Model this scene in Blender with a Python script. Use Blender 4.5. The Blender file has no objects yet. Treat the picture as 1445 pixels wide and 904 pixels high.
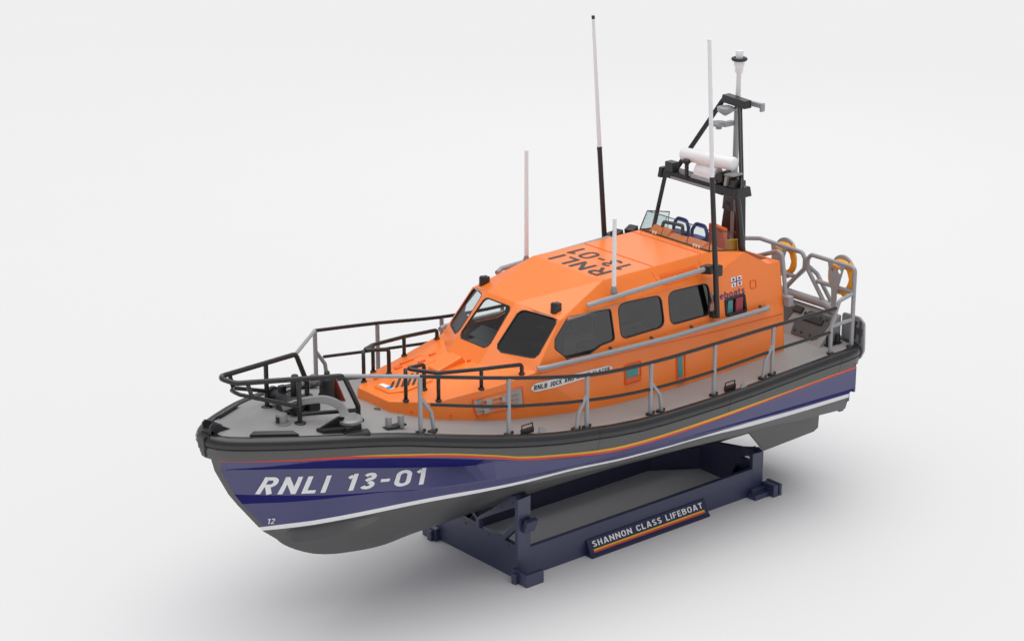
import bpy, bmesh, math, random
import numpy as np
from mathutils import Vector, Matrix
from mathutils.bvhtree import BVHTree
random.seed(4)
SC = bpy.context.scene
COL = SC.collection
PI = math.pi

# ------------------------------------------------------------------ materials
def mat(name, col, rough=0.4, edge=0.0, metal=0.0, ior=1.5, coat=0.0, var=0.06, vscale=3.0, bump=0.0, bscale=60.0):
    m = bpy.data.materials.new(name); m.use_nodes = True
    nt = m.node_tree; b = nt.nodes['Principled BSDF']
    b.inputs['Metallic'].default_value = metal
    b.inputs['IOR'].default_value = ior
    b.inputs['Coat Weight'].default_value = coat
    b.inputs['Coat Roughness'].default_value = 0.12
    tc = nt.nodes.new('ShaderNodeTexCoord')
    nz = nt.nodes.new('ShaderNodeTexNoise'); nz.inputs['Scale'].default_value = vscale; nz.inputs['Detail'].default_value = 4
    nt.links.new(tc.outputs['Object'], nz.inputs['Vector'])
    mx = nt.nodes.new('ShaderNodeMix'); mx.data_type = 'RGBA'
    mx.inputs[6].default_value = (*[c*(1-var) for c in col], 1)
    mx.inputs[7].default_value = (*[min(1, c*(1+var)) for c in col], 1)
    nt.links.new(nz.outputs['Fac'], mx.inputs[0]); nt.links.new(mx.outputs[2], b.inputs['Base Color'])
    mr = nt.nodes.new('ShaderNodeMapRange')
    mr.inputs['To Min'].default_value = max(0.02, rough-0.06); mr.inputs['To Max'].default_value = rough+0.06
    nt.links.new(nz.outputs['Fac'], mr.inputs['Value']); nt.links.new(mr.outputs['Result'], b.inputs['Roughness'])
    if edge:
        bv = nt.nodes.new('ShaderNodeBevel'); bv.samples = 6; bv.inputs['Radius'].default_value = edge
        nt.links.new(bv.outputs['Normal'], b.inputs['Normal'])
    if bump:
        n2 = nt.nodes.new('ShaderNodeTexNoise'); n2.inputs['Scale'].default_value = bscale
        nt.links.new(tc.outputs['Object'], n2.inputs['Vector'])
        bp = nt.nodes.new('ShaderNodeBump'); bp.inputs['Strength'].default_value = bump; bp.inputs['Distance'].default_value = 0.004
        nt.links.new(n2.outputs['Fac'], bp.inputs['Height']); nt.links.new(bp.outputs['Normal'], b.inputs['Normal'])
    return m

M = {}
M['orange'] = mat('orange_paint', (1.0, 0.225, 0.022), 0.31, ior=1.62, edge=0.035, var=0.02)
M['orange_dk'] = mat('orange_recess', (0.86, 0.135, 0.014), 0.45, var=0.03)
M['rust'] = mat('dark_red_bracket', (0.22, 0.035, 0.015), 0.45, var=0.05)
M['holder'] = mat('light_grey_holder', (0.36, 0.37, 0.38), 0.45, var=0.03)
M['ring'] = mat('ring_orange', (0.95, 0.36, 0.012), 0.45, var=0.12, vscale=9)
M['navy'] = mat('navy_paint', (0.017, 0.016, 0.135), 0.30, ior=1.88, var=0.03)
M['navy_shaded'] = mat('navy_shaded_copy', (0.017, 0.016, 0.135), 0.6, ior=1.15, var=0.03)  # navy paint with sheen cut; dark reflection under the knuckles put into the material
M['stand'] = mat('stand_plastic', (0.032, 0.038, 0.095), 0.38, ior=1.8, var=0.04, bump=0.12)
M['plate'] = mat('plate_navy', (0.015, 0.018, 0.065), 0.42, var=0.03)
M['antifoul'] = mat('grey_bottom', (0.072, 0.072, 0.070), 0.36, ior=1.8, var=0.05)
M['fender'] = mat('fender_rubber', (0.017, 0.017, 0.017), 0.22, ior=1.6, var=0.03)
M['skirt'] = mat('fender_skirt', (0.10, 0.099, 0.093), 0.45, var=0.06)
M['black'] = mat('black_plastic', (0.020, 0.020, 0.021), 0.34, var=0.1)
M['brail'] = mat('black_rail', (0.016, 0.015, 0.015), 0.24, ior=1.55, var=0.1)
M['grey'] = mat('grey_metal_paint', (0.30, 0.30, 0.295), 0.36, metal=0.25, var=0.05)
M['rail_grey'] = mat('grey_rail', (0.34, 0.345, 0.355), 0.30, metal=0.1, var=0.05)
M['deck'] = mat('deck_grey', (0.30, 0.295, 0.29), 0.5, var=0.04, bump=0.25, bscale=90)
M['panelgrey'] = mat('light_grey_panel', (0.46, 0.40, 0.36), 0.5, var=0.05)
M['dkgrey'] = mat('dark_grey', (0.07, 0.07, 0.07), 0.45, var=0.07)
M['white'] = mat('white_plastic', (0.86, 0.86, 0.86), 0.35, var=0.01)
M['whitepaint'] = mat('white_marking', (0.90, 0.90, 0.90), 0.45, var=0.01)
M['yellow'] = mat('yellow_stripe', (0.80, 0.46, 0.02), 0.45, var=0.02)
M['red'] = mat('red_stripe', (0.72, 0.055, 0.035), 0.45, var=0.02)
M['rooftxt'] = mat('roof_lettering', (0.045, 0.043, 0.045), 0.5, var=0.05)
M['navytxt'] = mat('navy_lettering', (0.03, 0.03, 0.16), 0.45, var=0.03)
M['blue'] = mat('blue_seat', (0.012, 0.02, 0.17), 0.45, var=0.05)
M['skyblue'] = mat('blue_marking', (0.03, 0.35, 0.75), 0.45, var=0.05)
M['teal'] = mat('teal_panel', (0.07, 0.28, 0.28), 0.3, var=0.1)
M['pink'] = mat('red_panel', (0.36, 0.035, 0.06), 0.35, var=0.05)
M['yel2'] = mat('yellow_part', (0.70, 0.40, 0.02), 0.4, var=0.05)
M['floor'] = mat('studio_floor', (0.735, 0.735, 0.735), 0.9, ior=1.2, var=0.004, vscale=0.3)
M['inside'] = mat('cabin_interior', (0.46, 0.36, 0.32), 0.7, var=0.1)
def glass(name, tint, f0):
    """thin pane: tinted transmission plus a mirror layer that grows at grazing angles, the same from both sides"""
    m = bpy.data.materials.new(name); m.use_nodes = True; nt = m.node_tree
    for n in list(nt.nodes): nt.nodes.remove(n)
    N = nt.nodes.new
    out = N('ShaderNodeOutputMaterial'); mix = N('ShaderNodeMixShader')
    tr = N('ShaderNodeBsdfTransparent'); gl = N('ShaderNodeBsdfGlossy'); ge = N('ShaderNodeNewGeometry')
    tr.inputs['Color'].default_value = (*tint, 1); gl.inputs['Roughness'].default_value = 0.04
    dot = N('ShaderNodeVectorMath'); dot.operation = 'DOT_PRODUCT'
    nt.links.new(ge.outputs['Normal'], dot.inputs[0]); nt.links.new(ge.outputs['Incoming'], dot.inputs[1])
    def mth(op, a, b=None):
        n = N('ShaderNodeMath'); n.operation = op
        for i, v in enumerate((a, b)):
            if v is None: continue
            if isinstance(v, (int, float)): n.inputs[i].default_value = v
            else: nt.links.new(v, n.inputs[i])
        return n.outputs[0]
    x = mth('ABSOLUTE', dot.outputs['Value']); p = mth('POWER', mth('SUBTRACT', 1.0, x), 5.0)
    fr = mth('ADD', mth('MULTIPLY', p, 1-f0), f0)
    nt.links.new(fr, mix.inputs[0]); nt.links.new(tr.outputs[0], mix.inputs[1]); nt.links.new(gl.outputs[0], mix.inputs[2])
    nt.links.new(mix.outputs[0], out.inputs[0]); return m
M['glass'] = glass('clear_glass', (0.88, 0.93, 0.93), .035)
M['glass_side'] = glass('tinted_glass', (0.22, 0.225, 0.225), .105)
M['glass_dark'] = glass('dark_glass', (0.10, 0.11, 0.115), .028)

# ------------------------------------------------------------------ object helpers
def link(name, me, parent=None):
    o = bpy.data.objects.new(name, me); COL.objects.link(o)
    if parent is not None:
        o.parent = parent
        if parent.type == 'EMPTY':
            o.matrix_parent_inverse = Matrix.Translation(parent.location).inverted()
    return o
def thing(name, label, cat, loc=(0, 0, 0), group=None):
    o = bpy.data.objects.new(name, None); COL.objects.link(o); o.location = loc
    o['label'] = label; o['category'] = cat; o.empty_display_size = 0.3
    if group: o['group'] = group
    return o
def obj(name, bm, m, parent=None, smooth=None, bevel=0.0, seg=2, recalc=True):
    if recalc: bmesh.ops.recalc_face_normals(bm, faces=bm.faces[:])
    me = bpy.data.meshes.new(name); bm.to_mesh(me); bm.free()
    for x in (m if isinstance(m, (list, tuple)) else [m]): me.materials.append(x)
    if smooth is not None:
        me.shade_smooth() if hasattr(me, 'shade_smooth') else None
        if smooth < 180: 
            try: me.set_sharp_from_angle(angle=math.radians(smooth))
            except Exception: pass
    o = link(name, me, parent)
    if bevel:
        b = o.modifiers.new('bevel', 'BEVEL'); b.width = bevel; b.segments = seg; b.limit_method = 'ANGLE'; b.angle_limit = math.radians(35); b.harden_normals = False
    return o
V = Vector
def BM(): return bmesh.new()

def objs(name, bm, m, parent=None, **kw):
    """every loose piece of the mesh becomes a part of its own"""
    left = set(bm.faces); out = []
    while left:
        st = [left.pop()]; grp = [st[0]]
        while st:
            f = st.pop()
            for v in f.verts:
                for g in v.link_faces:
                    if g in left: left.discard(g); st.append(g); grp.append(g)
        t = bmesh.new(); mp = {}
        for f in grp:
            for v in f.verts:
                if v not in mp: mp[v] = t.verts.new(v.co)
            g = t.faces.new([mp[v] for v in f.verts]); g.material_index = f.material_index; g.smooth = f.smooth
        out.append(obj(name, t, m, parent, **kw))
    bm.free(); return out

def catmull(pts, n=8):
    pts = [V(p) for p in pts]; out = []
    for i in range(len(pts)-1):
        p0 = pts[max(i-1, 0)]; p1 = pts[i]; p2 = pts[i+1]; p3 = pts[min(i+2, len(pts)-1)]
        for k in range(n):
            t = k/n
            out.append(0.5*((2*p1)+(p2-p0)*t+(2*p0-5*p1+4*p2-p3)*t*t+(3*p1-p0-3*p2+p3)*t**3))
    out.append(pts[-1]); return out
def fillet(pts, r, closed=False, n=5):
    pts = [V(p) for p in pts]
    if r <= 0: return pts
    out = []; N = len(pts)
    for i, p in enumerate(pts):
        if not closed and i in (0, N-1): out.append(p); continue
        a = pts[i-1]; b = pts[(i+1) % N]
        da = (a-p); db = (b-p)
        ang = da.angle(db) if da.length > 1e-6 and db.length > 1e-6 else PI
        if ang > PI-0.08: out.append(p); continue
        d = min(r/math.tan(ang/2), da.length*0.48, db.length*0.48)
        s = p+da.normalized()*d; e = p+db.normalized()*d
        for k in range(n+1):
            t = k/n; out.append((1-t)**2*s+2*t*(1-t)*p+t*t*e)
    return out
def tube(bm, pts, r, fil=0.08, n=10, closed=False, cap=True, mi=0, r2=None):
    pts = fillet(pts, fil, closed)
    q = [pts[0]]
    for p in pts[1:]:
        if (p-q[-1]).length > 1e-4: q.append(p)
    if closed and (q[0]-q[-1]).length < 1e-4: q.pop()
    pts = q; N = len(pts); rings = []
    T = []
    for i in range(N):
        if closed: t = pts[(i+1) % N]-pts[i-1]
        else: t = pts[min(i+1, N-1)]-pts[max(i-1, 0)]
        T.append(t.normalized())
    up = V((0, 0, 1)) if abs(T[0].z) < 0.9 else V((1, 0, 0))
    u = (up-T[0]*up.dot(T[0])).normalized()
    for i in range(N):
        u = (u-T[i]*u.dot(T[i])).normalized(); w = T[i].cross(u)
        rr = r if r2 is None else r+(r2-r)*i/(N-1)
        # keep the thickness through mitred corners
        k = 1.0
        rings.append([bm.verts.new(pts[i]+(u*math.cos(a)+w*math.sin(a))*rr*k) for a in [2*PI*j/n for j in range(n)]])
    for i in range(N if closed else N-1):
        A = rings[i]; B = rings[(i+1) % N]
        for j in range(n):
            f = bm.faces.new((A[j], A[(j+1) % n], B[(j+1) % n], B[j])); f.smooth = True; f.material_index = mi
    if cap and not closed:
        for R in (rings[0], rings[-1]):
            f = bm.faces.new(R); f.material_index = mi
    return bm
def box(bm, c, s, rot=None, mi=0, taper=1.0):
    c = V(c); vs = []
    for dz in (-.5, .5):
        k = 1.0 if dz < 0 else taper
        for dx, dy in ((-.5, -.5), (.5, -.5), (.5, .5), (-.5, .5)):
            p = V((dx*s[0]*k, dy*s[1]*k, dz*s[2]))
            if rot is not None: p = rot @ p
            vs.append(bm.verts.new(c+p))
    for f in ((0, 3, 2, 1), (4, 5, 6, 7), (0, 1, 5, 4), (1, 2, 6, 5), (2, 3, 7, 6), (3, 0, 4, 7)):
        bm.faces.new([vs[i] for i in f]).material_index = mi
    return bm
def R3(x=0, y=0, z=0):
    return Matrix.Rotation(z, 3, 'Z') @ Matrix.Rotation(y, 3, 'Y') @ Matrix.Rotation(x, 3, 'X')
def cyl(bm, a, b, r, n=16, r2=None, mi=0):
    return tube(bm, [a, b], r, 0, n, mi=mi, r2=r2)
def lathe(bm, base, prof, n=20, axis=V((0, 0, 1)), mi=0):
    axis = V(axis).normalized(); up = V((1, 0, 0)) if abs(axis.x) < .8 else V((0, 1, 0))
    u = (up-axis*up.dot(axis)).normalized(); w = axis.cross(u); base = V(base); rings = []
    for r, h in prof:
        rings.append([bm.verts.new(base+axis*h+(u*math.cos(a)+w*math.sin(a))*max(r, 1e-4)) for a in [2*PI*j/n for j in range(n)]])
    for A, B in zip(rings, rings[1:]):
        for j in range(n):
            f = bm.faces.new((A[j], A[(j+1) % n], B[(j+1) % n], B[j])); f.smooth = True; f.material_index = mi
    bm.faces.new(rings[0]).material_index = mi; bm.faces.new(rings[-1]).material_index = mi
    return bm
def poly(bm, pts, mi=0):
    f = bm.faces.new([bm.verts.new(V(p)) for p in pts]); f.material_index = mi; return f
def prism(bm, pts, d, mi=0):
    """polygon pts extruded by vector d"""
    d = V(d); a = [bm.verts.new(V(p)) for p in pts]; b = [bm.verts.new(V(p)+d) for p in pts]; n = len(pts)
    bm.faces.new(a).material_index = mi; bm.faces.new(b[::-1]).material_index = mi
    for i in range(n): bm.faces.new((a[i], b[i], b[(i+1) % n], a[(i+1) % n])).material_index = mi
    return bm
def holed(bm, outer, holes, mi=0):
    """fill a (nearly) planar loop with holes"""
    t = bmesh.new(); es = []
    for loop in [outer]+list(holes):
        vs = [t.verts.new(V(p)) for p in loop]
        for i in range(len(vs)): es.append(t.edges.new((vs[i], vs[(i+1) % len(vs)])))
    o = [V(p) for p in outer]; nrm = V((0, 0, 0))
    for i in range(len(o)): nrm += o[i].cross(o[(i+1) % len(o)])
    bmesh.ops.triangle_fill(t, use_beauty=True, use_dissolve=False, edges=es, normal=nrm.normalized())
    bmesh.ops.dissolve_limit(t, angle_limit=0.0005, verts=t.verts[:], edges=t.edges[:]) if False else None
    mp = {}
    for v in t.verts: mp[v.index if False else v] = bm.verts.new(v.co)
    for f in t.faces:
        g = bm.faces.new([mp[v] for v in f.verts]); g.material_index = mi
    t.free(); return bm
def holed_slab(bm, outer, holes, d, mi=0):
    d = V(d); holed(bm, outer, holes, mi); holed(bm, [V(p)+d for p in outer], [[V(p)+d for p in h] for h in holes], mi)
    for loop in [outer]+list(holes):
        n = len(loop); a = [bm.verts.new(V(p)) for p in loop]; b = [bm.verts.new(V(p)+d) for p in loop]
        for i in range(n): bm.faces.new((a[i], a[(i+1) % n], b[(i+1) % n], b[i])).material_index = mi
    bmesh.ops.remove_doubles(bm, verts=bm.verts[:], dist=1e-5); return bm
def mir(p): return (p[0], -p[1], p[2])
def mirl(L): return [mir(p) for p in L]
def interp(X, Y):
    """monotone cubic through decreasing or increasing X"""
    X = np.array(X, float); Y = np.array(Y, float)
    if X[0] > X[-1]: X = X[::-1]; Y = Y[::-1]
    h = np.diff(X); d = np.diff(Y)/h; m = np.zeros(len(X)); m[0] = d[0]; m[-1] = d[-1]
    for i in range(1, len(X)-1):
        m[i] = 0 if d[i-1]*d[i] <= 0 else (h[i-1]+h[i])*3/((2*h[i]+h[i-1])/d[i-1]+(h[i]+2*h[i-1])/d[i])
    def f(x):
        x = min(max(x, X[0]), X[-1]); i = min(max(int(np.searchsorted(X, x))-1, 0), len(h)-1)
        t = (x-X[i])/h[i]
        return float((1+2*t)*(1-t)**2*Y[i]+t*(1-t)**2*h[i]*m[i]+t*t*(3-2*t)*Y[i+1]+t*t*(t-1)*h[i]*m[i+1])
    return f

# ------------------------------------------------------------------ floor
bm = BM(); poly(bm, [(-160, -160, 0), (160, -160, 0), (160, 160, 0), (-160, 160, 0)])
fl = obj('floor', bm, M['floor']); fl['kind'] = 'structure'

# ------------------------------------------------------------------ lifeboat
boat = thing('lifeboat', 'orange and navy model lifeboat with black rails resting on a dark blue display stand', 'model boat', (0, 0, 0.9))
Zd = interp([-6.7, -5.7, -2.9, -1.2, -.46, .3, .8, 1.9, 3.5, 3.9, 5.2, 6.0, 6.6], [2.965, 2.945, 2.86, 2.88, 2.92, 3.0, 3.05, 3.22, 3.56, 3.645, 3.80, 3.85, 3.88])
Yi = interp([-6.7, -4, -1.2, .3, 1.8, 3.5, 4.5, 5.17, 6.0, 6.4, 6.55, 6.62], [2.08, 2.10, 2.12, 2.06, 1.88, 1.57, 1.29, 1.06, .63, .36, .2, 0.0])
def deckz(x, y): return Zd(x)+.07*(1-min(1, (y/max(Yi(x), .05))**2))-.02

# fender: D-section swept round the gunwale
path = []
xs = [6.62, 6.60, 6.55, 6.46, 6.35, 6.2, 6.0, 5.7, 5.4, 5.0, 4.6, 4.2, 3.8, 3.4, 3, 2.6, 2.2, 1.8, 1.4, 1, .6, .2, -.2, -.8, -1.4, -2, -2.8, -3.6, -4.4, -5.2, -5.8, -6.2]
for x in xs: path.append(V((x, Yi(x), Zd(x))))
path += [V((-6.42, 2.07, 2.965)), V((-6.54, 2.03, 2.97)), V((-6.61, 1.93, 2.97)), V((-6.63, 1.75, 2.97)), V((-6.63, .9, 2.97)), V((-6.63, 0, 2.97))]
full = path[:]+[V(mir(p)) for p in path[-2:0:-1]]
def sweep(bm, P, sec, closed_sec=False, mi=0, scale=None):
    N = len(P); rings = []
    for i in range(N):
        t = P[(i+1) % N]-P[i-1]; t.z = 0; t.normalize()
        o = V((-t.y, t.x, 0))         # outward for this travel direction
        if i == 0: o = V((1, 0, 0))
        s = sec(i, P[i]) if callable(sec) else sec
        rings.append([bm.verts.new(P[i]+o*a+V((0, 0, b))) for a, b in s])
    n = len(rings[0])
    for i in range(N):
        A = rings[i]; B = rings[(i+1) % N]
        for j in range(n if closed_sec else n-1):
            f = bm.faces.new((A[j], A[(j+1) % n], B[(j+1) % n], B[j])); f.smooth = True; f.material_index = mi
    return bm
# check outward sign
t = full[8]-full[6]; sgn = 1 if V((-t.y, t.x, 0)).y > 0 else -1
fsec = [(-.02, -.10), (-.01, -.03), (.015, .0), (.05, .018), (.095, .018), (.14, -.005), (.175, -.045), (.192, -.095), (.190, -.14), (.175, -.172), (.10, -.175)]
zst = interp([-6.5, -3.85, -1.75, -.47, 1.03, 1.65, 2.19, 3.38, 5.1, 6.25, 6.6], [2.585, 2.52, 2.492, 2.52, 2.70, 2.80, 2.945, 3.215, 3.435, 3.477, 3.48])
Ys = interp([-6.5, -1, .3, 1.7, 3.4, 5.1, 6.3, 6.5, 6.62], [2.21, 2.24, 2.17, 1.99, 1.68, 1.12, .34, .17, 0])
bm = BM(); s_ = [(a*sgn, b) for a, b in fsec]
def sec1(i, p): return [((a if i == 0 else a*sgn), b) for a, b in fsec]
sweep(bm, full, sec1)
fender = obj('fender', bm, M['fender'], boat, smooth=60)
def sec2(i, p):
    zb = zst(p.x)-p.z
    k = sgn if i else 1
    return [(.17*k, -.165), (.172*k, -.178), (.165*k, -.19), (.15*k, (-.19+zb)/2), ((.13)*k, zb+.01), (.11*k, zb), (.02*k, zb)]
bm = BM(); sweep(bm, full, sec2)
skirt = obj('fender_skirt', bm, M['skirt'], fender, smooth=60)
bm = BM(); sweep(bm, full, lambda i, p: [((a if i == 0 else a*sgn), b) for a, b in ((.176, -.166), (.192, -.176), (.172, -.190))]); obj('fender_line', bm, M['black'], fender, smooth=60)
# fender joints: dark rings
for xj in (3.35, .15, -3.0, -6.0):
    for s in (1, -1):
        bm = BM(); P0 = V((xj, s*Yi(xj), Zd(xj)))
        for (a, b), (c, d) in zip(fsec[2:], fsec[3:]):
            p = [(P0.x-.006, P0.y+s*(a+.003), P0.z+b), (P0.x+.006, P0.y+s*(a+.003), P0.z+b), (P0.x+.006, P0.y+s*(c+.003), P0.z+d), (P0.x-.006, P0.y+s*(c+.003), P0.z+d)]
            poly(bm, p)
        zb = zst(xj)-P0.z
        poly(bm, [(P0.x-.005, P0.y+s*.17, P0.z-.19), (P0.x+.005, P0.y+s*.17, P0.z-.19), (P0.x+.005, P0.y+s*.135, P0.z+zb+.01), (P0.x-.005, P0.y+s*.135, P0.z+zb+.01)])
        obj('seam', bm, M['black'], fender, recalc=False)

# deck
bm = BM(); st = [6.61, 6.5, 6.3, 6.0, 5.6, 5.2, 4.6, 4.0, 3.5, 3, 2.4, 1.8, 1.2, .6, 0, -1, -2, -3, -4, -5, -5.95, -6.60]
rows = []
for x in st:
    rows.append([bm.verts.new((x, Yi(x)*f*(1.0)+0.01*f, deckz(x, Yi(x)*f))) for f in (-1, -.8, -.55, -.28, 0, .28, .55, .8, 1)])
for A, B in zip(rows, rows[1:]):
    for j in range(8):
        f = bm.faces.new((A[j], A[j+1], B[j+1], B[j])); f.smooth = True
deck = obj('deck', bm, M['deck'], boat, smooth=60)

# hull: lines from the stripe down to the keel, port side mirrored
LN = []
def line(xs0, xe, yx, zx):
    yx = sorted(yx, reverse=True); zx = sorted(zx, reverse=True)
    LN.append((xs0, xe, interp([a for a, b in yx], [b for a, b in yx]), interp([a for a, b in zx], [b for a, b in zx])))
XE = -6.5
ysl = [(6.66, 0), (6.55, .13), (6.25, .40), (5.8, .72), (5.1, 1.10), (4.3, 1.40), (3.4, 1.67), (1.7, 1.98), (.3, 2.16), (-1, 2.23), (XE, 2.20)]
zsl = [(6.66, 3.48), (6.25, 3.477), (5.1, 3.435), (3.38, 3.215), (2.19, 2.945), (1.65, 2.80), (1.03, 2.70), (-.47, 2.52), (-1.75, 2.492), (-3.85, 2.52), (XE, 2.585)]
def off(L, d): return [(a, b+d) for a, b in L]
def offy(L, d): return [(a, max(0, b+d)) if i else (a, 0) for i, (a, b) in enumerate(L)]
line(6.69, XE, offy(ysl, .004), off(zsl, .05))
line(6.66, XE, ysl, zsl)
line(6.64, XE, offy(ysl, -.003), [(a, b-.042*min(1, max(.04, (5.7-a)/1.9), )*min(1, max(.05, (a+6.3)/3.0))) for a, b in zsl+[(4.6, 3.375), (4.0, 3.30), (5.7, 3.462), (-3, 2.50), (-5, 2.548)]])
line(6.62, XE, offy(ysl, -.006), [(a, b-.082+.038*min(1, max(0, (-1.5-a)/4.5))) for a, b in zsl+[(-3, 2.50), (-5, 2.548)]])
# upper knuckle (step)
k1 = [(6.57, 0), (6.386, .13), (5.9, .55), (5.2, .985), (4.14, 1.435), (3.4, 1.65), (2.5, 1.845), (1.7, 1.95), (.3, 2.12), (-1, 2.20), (XE, 2.19)]
k1z = [(6.57, 3.21), (6.386, 3.222), (5.9, 3.275), (5.2, 3.318), (4.14, 3.235), (3.4, 3.11), (2.55, 2.925), (2.0, 2.79), (1.6, 2.70), (0, 2.46), (-2, 2.40), (XE, 2.45)]
line(6.57, XE, k1, k1z)
k1b = [(6.565, 0), (6.386, .10), (5.9, .45), (5.2, .76), (4.14, 1.125), (3.4, 1.345), (2.42, 1.585), (2.34, 1.865), (1.7, 1.94), (.3, 2.115), (-1, 2.197), (XE, 2.188)]
k1bz = [(6.565, 3.195), (6.386, 3.20), (5.9, 3.19), (5.2, 3.12), (4.14, 2.965), (3.4, 2.85), (2.42, 2.70), (2.34, 2.83), (1.6, 2.66), (0, 2.44), (-2, 2.38), (XE, 2.43)]
line(6.565, XE, k1b, k1bz)
k2 = [(6.33, 0), (6.16, .115), (5.5, .545), (5.0, .80), (4.6, .96), (4.04, 1.165), (3.475, 1.40), (1.7, 1.84), (.3, 2.05), (-2, 2.15), (-3.7, 2.165), (XE, 2.19)]
k2z = [(6.33, 2.73), (6.16, 2.71), (5.5, 2.655), (5.0, 2.605), (4.6, 2.57), (4.04, 2.53), (3.475, 2.49), (2.0, 2.42), (0, 2.33), (-2.3, 2.246), (-3.7, 2.20), (XE, 2.14)]
line(6.33, XE, k2, k2z)
k2b = [(6.17, 0), (6.0, .08), (5.5, .43), (5.0, .70), (4.6, .90), (4.04, 1.14), (3.475, 1.395), (1.7, 1.835), (.3, 2.045), (-2, 2.14), (-3.7, 2.08), (XE, 2.06)]
k2bz = [(6.17, 2.50), (6.0, 2.49), (5.5, 2.493), (5.0, 2.495), (4.6, 2.507), (4.04, 2.506), (3.475, 2.475), (2.0, 2.40), (0, 2.315), (-2.2, 2.235), (-3.7, 2.115), (XE, 1.995)]
line(6.17, XE, k2b, k2bz)
yw = [(5.76, 0), (5.4, .24), (5, .52), (4, 1.04), (3, 1.41), (2, 1.66), (1, 1.83), (0, 1.94), (-2, 2.04), (-4, 2.05), (XE, 2.06)]
zw = [(5.76, 1.97), (2.9, 2.245), (1.6, 2.223), (.6, 2.225), (-.67, 2.158), (-1.375, 2.137), (-2.4, 2.107), (-3.8, 2.07), (-5, 2.02), (XE, 1.985)]
line(5.76, XE, yw, zw)
zwb = [(5.70, 1.895), (2.9, 2.175), (1.6, 2.172), (.6, 2.187), (-.67, 2.124), (-1.8, 2.095), (-2.4, 2.078), (-3.0, 2.045), (-3.8, 1.985), (-6.1, 1.915), (XE, 1.91)]
line(5.70, XE, [(5.70, 0)]+[(a, b-.006) for a, b in yw[1:]], zwb)
yc = [(5.42, 0), (5, .30), (4.5, .62), (4, .90), (3, 1.30), (2, 1.57), (1, 1.76), (0, 1.87), (-2, 1.96), (-4, 1.98), (XE, 1.98)]
zc = [(5.42, 1.66), (5, 1.80), (4.5, 1.89), (4, 1.96), (3, 2.06), (2, 2.10), (1, 2.09), (0, 2.06), (-.7, 2.035), (-1.2, 2.01), (-2.2, 1.94), (-3.2, 1.865), (-4.7, 1.79), (-5.7, 1.70), (XE, 1.65)]
line(5.42, XE, yc, zc)
kz = [(5.42, 1.66), (5.38, 1.61), (5.03, 1.35), (4.54, 1.12), (4.04, 1.0), (3.15, .90), (2.58, .93), (1.9, .94), (0, .95), (-1.8, .93), (-3, .87), (-4, .82), (-5.2, .70), (XE, .68)]
fc = interp([a for a, b in yc], [b for a, b in yc]); fz = interp([a for a, b in zc], [b for a, b in zc]); fk = interp([a for a, b in kz], [b for a, b in kz])
bx_ = [5.42, 5.1, 4.7, 4.3, 4, 3, 2, 1, 0, -2, -4, XE]
line(5.42, XE, [(a, fc(a)*.6) for a in bx_], [(a, fk(a)+(fz(a)-fk(a))*.6) for a in bx_])
line(5.42, XE, [(5.42, 0), (XE, 0)], kz)
TS = [0, .0065, .012, .02, .032, .046, .062, .08]+[.1+.9*i/70 for i in range(71)]
hm = [0, 1, 2, 3, 3, 3, 3, 3, 4, 5, 5, 5]   # material per strip below each line
HM = [M['skirt'], M['yellow'], M['red'], M['navy'], M['whitepaint'], M['antifoul'], M['navy_shaded']]
bm = BM(); grid = {}
for s in (1, -1):
    for k, (x0, x1, fy, fzz) in enumerate(LN):
        row = []
        for t in TS:
            x = x0+(x1-x0)*t; y = fy(x) if t > 0 else 0
            if t == 0: row.append(bm.verts.new((x, 0, fzz(x))))
            else: row.append(bm.verts.new((x, s*y, fzz(x))))
        grid[(s, k)] = row
    for k in range(len(LN)-1):
        A = grid[(s, k)]; B = grid[(s, k+1)]
        for j in range(len(TS)-1):
            q = (A[j], B[j], B[j+1], A[j+1]) if s > 0 else (A[j], A[j+1], B[j+1], B[j])
            f = bm.faces.new(q); f.smooth = True
            mi = hm[k]
            xq = A[j].co.x
            if (k == 4 and j > 1 and B[j+1].co.x > 2.3) or (k == 6 and (xq > 3.6 or xq < -2.2)): mi = 6   # shaded copy of the navy: knuckle undersides darkened by the material
            if j < 1 and k < 8 and k > 0: mi = 5      # grey stem band
            f.material_index = mi
bmesh.ops.remove_doubles(bm, verts=bm.verts[:], dist=1e-5)
# transom
ring = [grid[(1, k)][-1] for k in range(len(LN))]; ring2 = [grid[(-1, k)][-1] for k in range(len(LN))]
ring = [v for v in ring if v.is_valid]; ring2 = [v for v in ring2 if v.is_valid]
loop = ring+[v for v in ring2[::-1] if v not in ring]
try:
    f = bm.faces.new(loop); f.material_index = 3
except Exception as e: print('transom', e)
hull = obj('hull', bm, HM, boat, smooth=14)
bpy.context.view_layer.update()
HB = BVHTree.FromPolygons([v.co[:] for v in hull.data.vertices], [p.vertices[:] for p in hull.data.polygons])
def hull_at(x, z, s=1, d=.006):
    h = HB.ray_cast(V((x, s*6, z)), V((0, -s, 0)))
    if h[0] is None: return V((x, 0, z))
    n = h[1];  n = n if n.y*s > 0 else -n
    return h[0]+n*(d*2 if d > 0 else d)
# navy transom lip & steps
bm = BM(); box(bm, (-6.53, 0, 2.30), (.06, 4.34, .52)); box(bm, (-6.50, 0, 1.93), (.07, 4.10, .22)); box(bm, (-6.44, 0, 1.73), (.12, 3.90, .26))
obj('transom', bm, M['navy'], hull, bevel=.015)
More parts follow.
